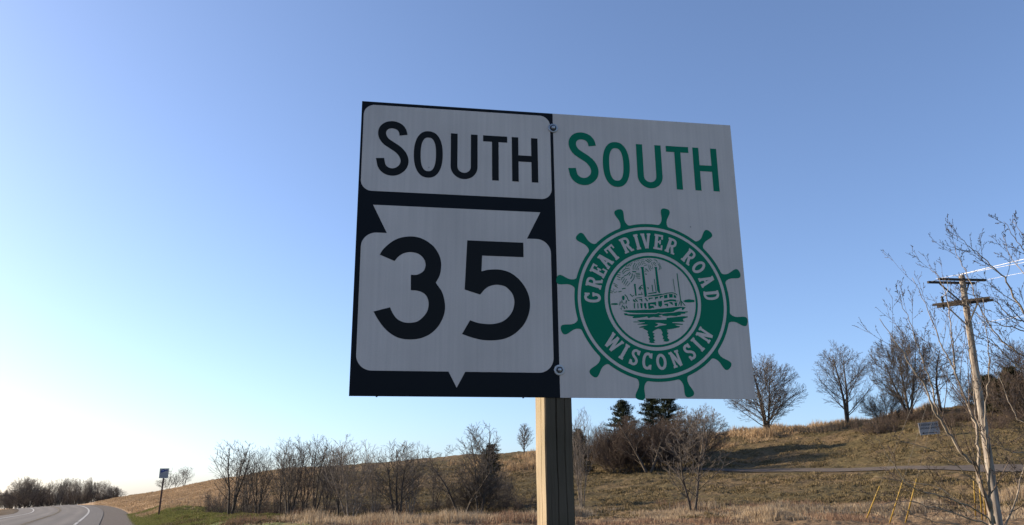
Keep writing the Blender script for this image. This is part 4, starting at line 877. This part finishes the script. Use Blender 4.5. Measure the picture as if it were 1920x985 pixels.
    me=npmesh('post',V.reshape(-1,3),Fc,mt,True); o=link('post',me,sign)
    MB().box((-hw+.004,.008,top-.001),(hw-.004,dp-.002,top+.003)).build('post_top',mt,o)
post()

# ------------------------------------------------------------------ power pole, wires, guy guards
PD=30.0
def pole():
    a=at(1803,517,PD); b=at(1872,985,PD); base=Vector((at(1874,1000,PD).x,PD,0)); base.z=hz(base.x,base.y)
    top=a; root=empty('utility_pole',base); tag(root,'weathered wooden power pole with two pairs of crossarms behind the pale sapling','power pole')
    T=top-base
    pts=[];rd=[]
    for i in range(25):
        t=i/24; pts.append(T*t+Vector((0,0,-.4 if i==0 else 0))); rd.append(.155-.05*t)
    MB().tube(pts,rd,20).build('post',M['pole_wood'],root,True)
    def arm(l,r_,th,gap,nm='crossarm',hgt=.12):
        l,r_=l-base,r_-base; d=(r_-l).normalized(); sd_=d.cross(Vector((0,0,1))).normalized()
        for s in (-1,1):
            o=MB().bar(l+sd_*s*gap,r_+sd_*s*gap,th,hgt).build(nm,M['arm_wood'],root)
        return l,r_,d,sd_
    def z_at(t): return T*t
    l,r_,d,sd_=arm(at(1750,526.5,29.55),at(1837,528.5,30.45),.08,.25,'crossarm',.085)
    mid=(l+r_)/2; 
    for e,q in ((.22,.80),(.85,.80)): 
        a1=l+(r_-l)*e-Vector((0,0,.06)); c=T*((mid.z-.85)/T.z)
        for s in (-1,): MB().bar(a1+sd_*s*.20,c+sd_*s*.13,.035,.05).build('brace',M['black_iron'],root)
    for e in (.03,.97):
        q=l+(r_-l)*e; MB().tube([q-sd_*.25,q+sd_*.25],.012,6).build('spacer_bolt',M['black_iron'],root)
    l2,r2,d2,s2=arm(at(1753,574,30.75),at(1859,560.5,29.35),.08,.25,'crossarm',.085)
    mid2=(l2+r2)/2
    for e in (.22,.80):
        a1=l2+(r2-l2)*e-Vector((0,0,.06)); c=T*((mid2.z-.95)/T.z)
        MB().bar(a1-s2*(-1)*.20,c+s2*.14,.035,.05).build('brace',M['black_iron'],root)
    # cutout insulator on the lower left arm end
    q=l2+(r2-l2)*.09; 
    ins=MB().tube([q+Vector((0,-.25,-.22)),q+Vector((0,-.25,.10)),q+Vector((0,-.25,.14)),q+Vector((0,-.25,.24)),q+Vector((0,-.25,.26)),q+Vector((0,-.25,.32))],[.035,.035,.07,.03,.07,.02],8).build('insulator',M['black_iron'],root,True)
    # jumper loop
    s_=l+(r_-l)*.23+Vector((0,-.2,-.02)); e_=q+Vector((0,-.25,.30)); pts=[s_.lerp(e_,t)+Vector((.10*math.sin(math.pi*t),0,-.10*math.sin(math.pi*t))) for t in [i/10 for i in range(11)]]
    MB().tube(pts,.012,5).build('jumper_wire',M['wire'],root)
    MB().tube([T*.995+Vector((0,0,0)),T+Vector((0,0,.09))],[.06,.02],8).build('cap',M['steel'],root,True)
    # service conduit / steps
    return base,T,l+base,r_+base,l2+base,r2+base
base,T,aL,aR,bL,bR=pole()
def same_z(px,py,z):
    lo,hi=4,60
    for _ in range(50):
        m_=(lo+hi)/2
        if at(px,py,m_).z>z: hi=m_
        else: lo=m_
    return at(px,py,lo)
ptop=base+T+Vector((0,0,.06))
def run(p,q,label,sag=.5,r=.011,n=24,ext=42):
    d=(q-p).normalized(); e=p+d*ext; pts=[p.lerp(e,i/n)-Vector((0,0,sag*4*(i/n)*(1-i/n))) for i in range(n+1)]
    o=empty('power_line',p); MB().tube([x-p for x in pts],r*.55,5).build('wire',M['wire'],o); tag(o,label,'power line'); 
    return o
Q=same_z(1920,482,ptop.z); dl=(Q-ptop).normalized()
run(ptop,ptop+dl,'bright double wire from the pole top to the upper right edge',.35,.016)
run(aL+Vector((.12,0,.07)),aL+dl,'wire starting at the left end of the upper crossarm and passing the pole top',.35,.012)
run(aR+Vector((0,0,.03)),aR+dl,'thin wire from the right end of the upper crossarm',.35,.010)
lp=at(1824,608,PD); Q2=same_z(1916,590,lp.z); run(lp,Q2,'lowest wire leaving the pole below the lower crossarm',.35,.011)
def guard(i,bx,by,tx,ty,D,lab):
    "yellow plastic sleeve on the lower end of a guy wire"
    p=at(bx,by,D); z=hz(p.x,p.y); g=Vector((p.x,p.y,z)); tgt=ptop-Vector((0,0,.3+.25*(i%3)))
    d=(tgt-g).normalized(); ty_=at(tx,ty,D); Lg=max(1.9,(ty_.z-z)/d.z)
    root=empty('guy_guard',g); ax=d
    MB().tube([ax*-.05,ax*Lg],.030,8).build('sleeve',M['yellow'],root,True)
    MB().tube([ax*Lg,tgt-g],.0042,4).build('guy_wire',M['guy'],root)
    tag(root,lab,'guy guard','yellow guy wire guards')
guard(0,1625,968,1648,912,39,'yellow guy wire guard leaning most, leftmost of the three left of the pole')
guard(1,1666,976,1686,902,37.5,'yellow guy wire guard in the middle of the three left of the pole')
guard(2,1696,976,1715,899,37.5,'yellow guy wire guard, right one of the three left of the pole')
guard(1,1830,975,1825,903,38,'yellow upright guy wire guard left of the pair beside the sapling base')
guard(2,1842,980,1835,897,37,'yellow upright guy wire guard between its two neighbours beside the sapling base')
guard(0,1850,982,1845,915,38,'yellow guy wire guard mostly hidden by the pale sapling trunk')

# ------------------------------------------------------------------ small signs
def text_mesh(txt,size,name):
    cu=bpy.data.curves.new('t','FONT'); cu.body=txt; cu.size=size; cu.align_x='CENTER'; cu.align_y='CENTER'; cu.offset=size*.012
    o=bpy.data.objects.new('t',cu); C.objects.link(o); dg=bpy.context.evaluated_depsgraph_get(); dg.update()
    me=bpy.data.meshes.new_from_object(o.evaluated_get(dg)); bpy.data.objects.remove(o); me.name=name
    for v in me.vertices: v.co=Vector((v.co.x,0,v.co.y))
    return me
def small_sign():
    D=75; p=at(299,953,D); z=hz(p.x,D); top=at(302,879,D); root=empty('roadside_sign',(p.x,D,z),R(-4)); tag(root,'small white roadside sign with a blue emblem on a brown post by the highway verge','road sign')
    hgt=top.z-z; wp=M['arm_wood']
    MB().box((-.055,-.055,-.3),(.055,.055,hgt-.05)).build('post',mat('brown_post',(.11,.055,.040),.8),root).rotation_euler=(0,R(1.2),0)
    pan=MB().box((-.33,-.075,hgt-.84),(.53,-.060,hgt)).build('sign_panel',mat('panel_white',(.34,.31,.29),.5),root)
    bl=mat('print_blue',(.02,.035,.16),.5); mb=MB(); q=[(-.22,-.34),(-.20,-.18),(-.10,-.08),(.06,-.06),(.16,-.14),(.40,-.10),(.42,-.20),(.22,-.22),(.14,-.26),(.02,-.30),(-.10,-.36)]
    mb.add([(x,-.078,hgt+y) for x,y in q],[tuple(range(len(q)))]); mb.build('blue_emblem',bl,pan)
    mb=MB(); mb.add([(x,-.080,hgt+y) for x,y in [(-.08,-.16),(.02,-.12),(.04,-.20),(-.06,-.24)]],[(0,1,2,3)]); mb.build('emblem_gap',mat('print_pale',(.35,.38,.5),.5),pan)
    lg=mat('print_grey',(.20,.20,.24),.5)
    for k in range(3): MB().add([(x,-.078,hgt-.48-k*.11+y) for x,y in ((-.25,0),(.45,0),(.45,.045),(-.25,.045))],[(0,1,2,3)]).build('text_line',lg,pan)
    MB().box((-.335,-.062,hgt+.001),(.535,-.050,hgt+.02)).build('panel_edge',M['black_iron'],pan)
small_sign()
def notice():
    D=84; p=at(1731,824,D); zt=at(1731,792,D).z; zb=at(1731,815,D).z; z=hz(p.x,D); root=empty('handmade_notice',(p.x,D-1.5,z),R(-3)); tag(root,'handmade white notice board lettered in black with a left pointing arrow, in the red-brown thicket','notice board')
    zt=at(1731,792,D-1.5).z-z; zb=at(1731,815,D-1.5).z-z; h=zt-zb; w_=2.0; cz=(zt+zb)/2
    pan=MB().box((-w_/2,-.02,-h/2),(w_/2,.02,h/2)).build('board',mat('board_white',(.30,.28,.265),.6),root); pan.location=(0,0,cz); pan.rotation_euler=(0,R(-4),0)
    ik=M['ink_black']
    for t,zz,sz in (('GREENHOUSE',h*.30,.36),('OPENING SPRING',h*.02,.27)):
        me=text_mesh(t,sz,'lettering'); me.materials.clear(); me.materials.append(ik); o=link('lettering',me,pan); o.location=(0,-.026,zz)
        wd=max(v.co.x for v in me.vertices)-min(v.co.x for v in me.vertices); o.scale=(w_*.92/wd,1,1)
    mb=MB(); mb.add([(x,-.026,y-h*.36) for x,y in ((-.62,-.03),(.72,-.03),(.72,.03),(-.62,.03))],[(0,1,2,3)]); mb.add([(x,-.026,y-h*.36) for x,y in ((-.80,0),(-.60,-.10),(-.60,.10))],[(0,1,2)]); mb.build('arrow',ik,pan)
    for x in (-.8,.8): MB().bar((x,.05,-.3),(x,.05,zt-.1),.06,.06,(0,1,0)).build('stake',M['arm_wood'],root)
notice()

# ------------------------------------------------------------------ the near trees at right
def near_tree(name,label,basepx,D,limbs,mt,mc,seed,kids,twl=1.0):
    b=at(*basepx,D); z=hz(b.x,D); root=empty(name,(b.x,D,z)); O=Vector((b.x,D,z))
    g=Grow(seed,nseg=[1,7,5,3],kids=[0,1,1,1],ratio=[1,1,.5,.42],ang=[0,.50,.55,.65],trop=[0,.07,.05,.03],wig=[0,.03,.05,.07],t0=[0,.12,.12,.1],fall=.5,rr=.50,minr=.0022)
    rng=g.rng; mb=MB()
    for pts,r0,r1,dep,nk,kl in limbs:
        P=[]
        for i,(x,y) in enumerate(pts):
            t=i/(len(pts)-1); d=D+dep[0]+(dep[1]-dep[0])*t; P.append(at(x,y,d)-O)
        sp=[]; n=len(P); Q=[P[0]*2-P[1]]+P+[P[-1]*2-P[-2]]
        for i in range(1,n):
            for j in range(4):
                t=j/4; a,b_,c,d_=Q[i-1:i+3]; sp.append(.5*((2*b_)+(c-a)*t+(2*a-5*b_+4*c-d_)*t*t+(3*b_-a-3*c+d_)*t**3))
        sp.append(P[-1]); m_=len(sp); jit=[Vector(rng.normal(0,.010,3)) for _ in sp]; sp=[q+j for q,j in zip(sp,jit)]
        rd=[(r0+(r1-r0)*(i/(m_-1))**.8)*.80 for i in range(m_)]
        mb.tube(sp,rd,7)
        PP=np.array([tuple(q) for q in sp])[None]; DD=np.empty_like(PP); DD[0,1:]=PP[0,1:]-PP[0,:-1]; DD[0,0]=DD[0,1]; DD=unit(DD)
        g.kids=[0,nk*.7,4.2,2.2]; g.fall=.35; g.nseg=[m_-1,7,5,3]; g.ratio=[1,kl,.42,.36]
        g.children(PP,np.array(rd)[None],DD,np.ones(PP.shape[:2],bool),np.array([1.0]),0)
    # buds along the twigs
    extra=[]
    for P,Rr,lev in g.limbs:
        for i in range(len(P)-1): extra.append((*P[i],*P[i+1],Rr[i],Rr[i+1]))
    S_=np.concatenate(g.segs+[np.array(extra)]); k=rng.random(len(S_))<.55; e=S_[k]; q=e[:,3:6]; dd=e[:,3:6]-e[:,:3]; dd/=np.linalg.norm(dd,axis=1,keepdims=True); dd=dd+rng.normal(0,.6,dd.shape); dd/=np.linalg.norm(dd,axis=1,keepdims=True)
    buds=np.c_[q,q+dd*.022,np.full(len(q),.0055),np.full(len(q),.002)]
    mb.build('trunk',M[mt],root,True)
    V,Fc=prisms(S_,4); link('crown',npmesh('crown',V,Fc,M[mc]),root)
    V,Fc=prisms(buds,3); bd=link('buds',npmesh('buds',V,Fc,M['dark_twig']),root); bd['kind']='stuff'
    tag(root,label,'tree')
near_tree('pale_birch','pale barked multi-stem bare tree in front of the power pole at the right border',(1864,1020),13,[
 ([(1866,1020),(1860,985),(1853,946),(1840,913),(1833,879),(1803,850),(1784,820),(1762,787),(1747,761),(1733,720),(1707,687),(1685,650),(1650,598)],.052,.006,(0,-.5),16,1.0),
 ([(1762,787),(1755,757),(1747,720),(1733,687),(1723,653),(1704,600),(1690,570)],.020,.005,(-.1,-.6),12,.8),
 ([(1840,913),(1835,894),(1833,842),(1831,805),(1818,768),(1807,739),(1792,701),(1781,676),(1766,650),(1755,620),(1735,570),(1712,520)],.036,.005,(0,.5),18,.9),
 ([(1790,701),(1788,657),(1784,620),(1775,560),(1760,520),(1745,505)],.018,.005,(.3,.6),10,.7),
 ([(1862,980),(1858,953),(1855,909),(1853,850),(1847,805),(1850,742),(1855,705),(1850,640),(1843,560)],.034,.006,(0,-.6),14,.8),
 ([(1853,850),(1838,800),(1828,760),(1822,700),(1817,640),(1812,560)],.016,.005,(-.2,.3),10,.7),
 ([(1858,985),(1847,968),(1799,942),(1751,927),(1710,914),(1681,879),(1655,842),(1640,815)],.018,.004,(0,-.9),12,.6),
 ([(1860,990),(1818,972),(1753,953),(1700,940),(1648,948)],.016,.004,(0,-1.2),10,.6),
 ([(1862,992),(1825,965),(1770,920),(1720,905),(1690,903),(1640,893)],.013,.004,(0,.8),8,.6),
 ([(1863,1000),(1800,985),(1740,975),(1690,950)],.013,.004,(0,-.6),8,.5),
 ([(1840,913),(1800,880),(1760,850),(1700,830),(1660,822)],.011,.004,(0,-.9),8,.5),
 ([(1880,1010),(1895,960),(1915,900),(1930,820),(1925,740)],.024,.006,(0,.4),10,.7),
],'pale_bark','pale_twig',91,None)
near_tree('dark_branched_tree','dark twigged tree reaching in from outside the right border above the wires',(2040,1020),12,[
 ([(2040,1020),(2020,900),(2000,780),(1985,680),(1975,600),(1965,520),(1958,450),(1955,410)],.070,.012,(0,0),9,.7),
 ([(1985,680),(1950,630),(1920,590),(1889,529),(1867,507),(1845,483),(1818,463),(1795,443)],.026,.004,(0,-.6),14,.65),
 ([(1975,620),(1940,612),(1920,605),(1891,592),(1867,568),(1845,558),(1815,552)],.018,.004,(0,-.3),10,.6),
 ([(1965,520),(1935,490),(1920,471),(1904,446),(1884,417)],.016,.004,(0,-.3),6,.4),
 ([(1955,490),(1938,465),(1918,440),(1897,415)],.010,.004,(0,.2),4,.28),
 ([(1985,690),(1950,640),(1925,622),(1885,612),(1850,600),(1825,585),(1800,560)],.018,.004,(0,.5),12,.7),
 ([(1990,720),(1950,690),(1915,665),(1880,640),(1850,600),(1830,560),(1815,520),(1795,480),(1790,455)],.020,.004,(0,.9),14,.6),
 ([(1995,750),(1955,720),(1925,700),(1890,672),(1860,640),(1835,625)],.018,.004,(0,-.8),12,.7),
 ([(2000,790),(1960,790),(1925,795),(1900,770),(1885,730),(1870,700)],.018,.004,(0,.3),10,.6),
 ([(2005,830),(1960,850),(1920,850),(1890,845),(1868,830)],.014,.004,(0,-.5),9,.5),
 ([(2010,900),(1960,905),(1915,890),(1885,880)],.012,.004,(0,.3),8,.5),
 ([(1970,560),(1945,540),(1925,520),(1908,500),(1890,470),(1880,440)],.014,.004,(0,.6),9,.45),
],'pale_bark','dark_twig',92,None)
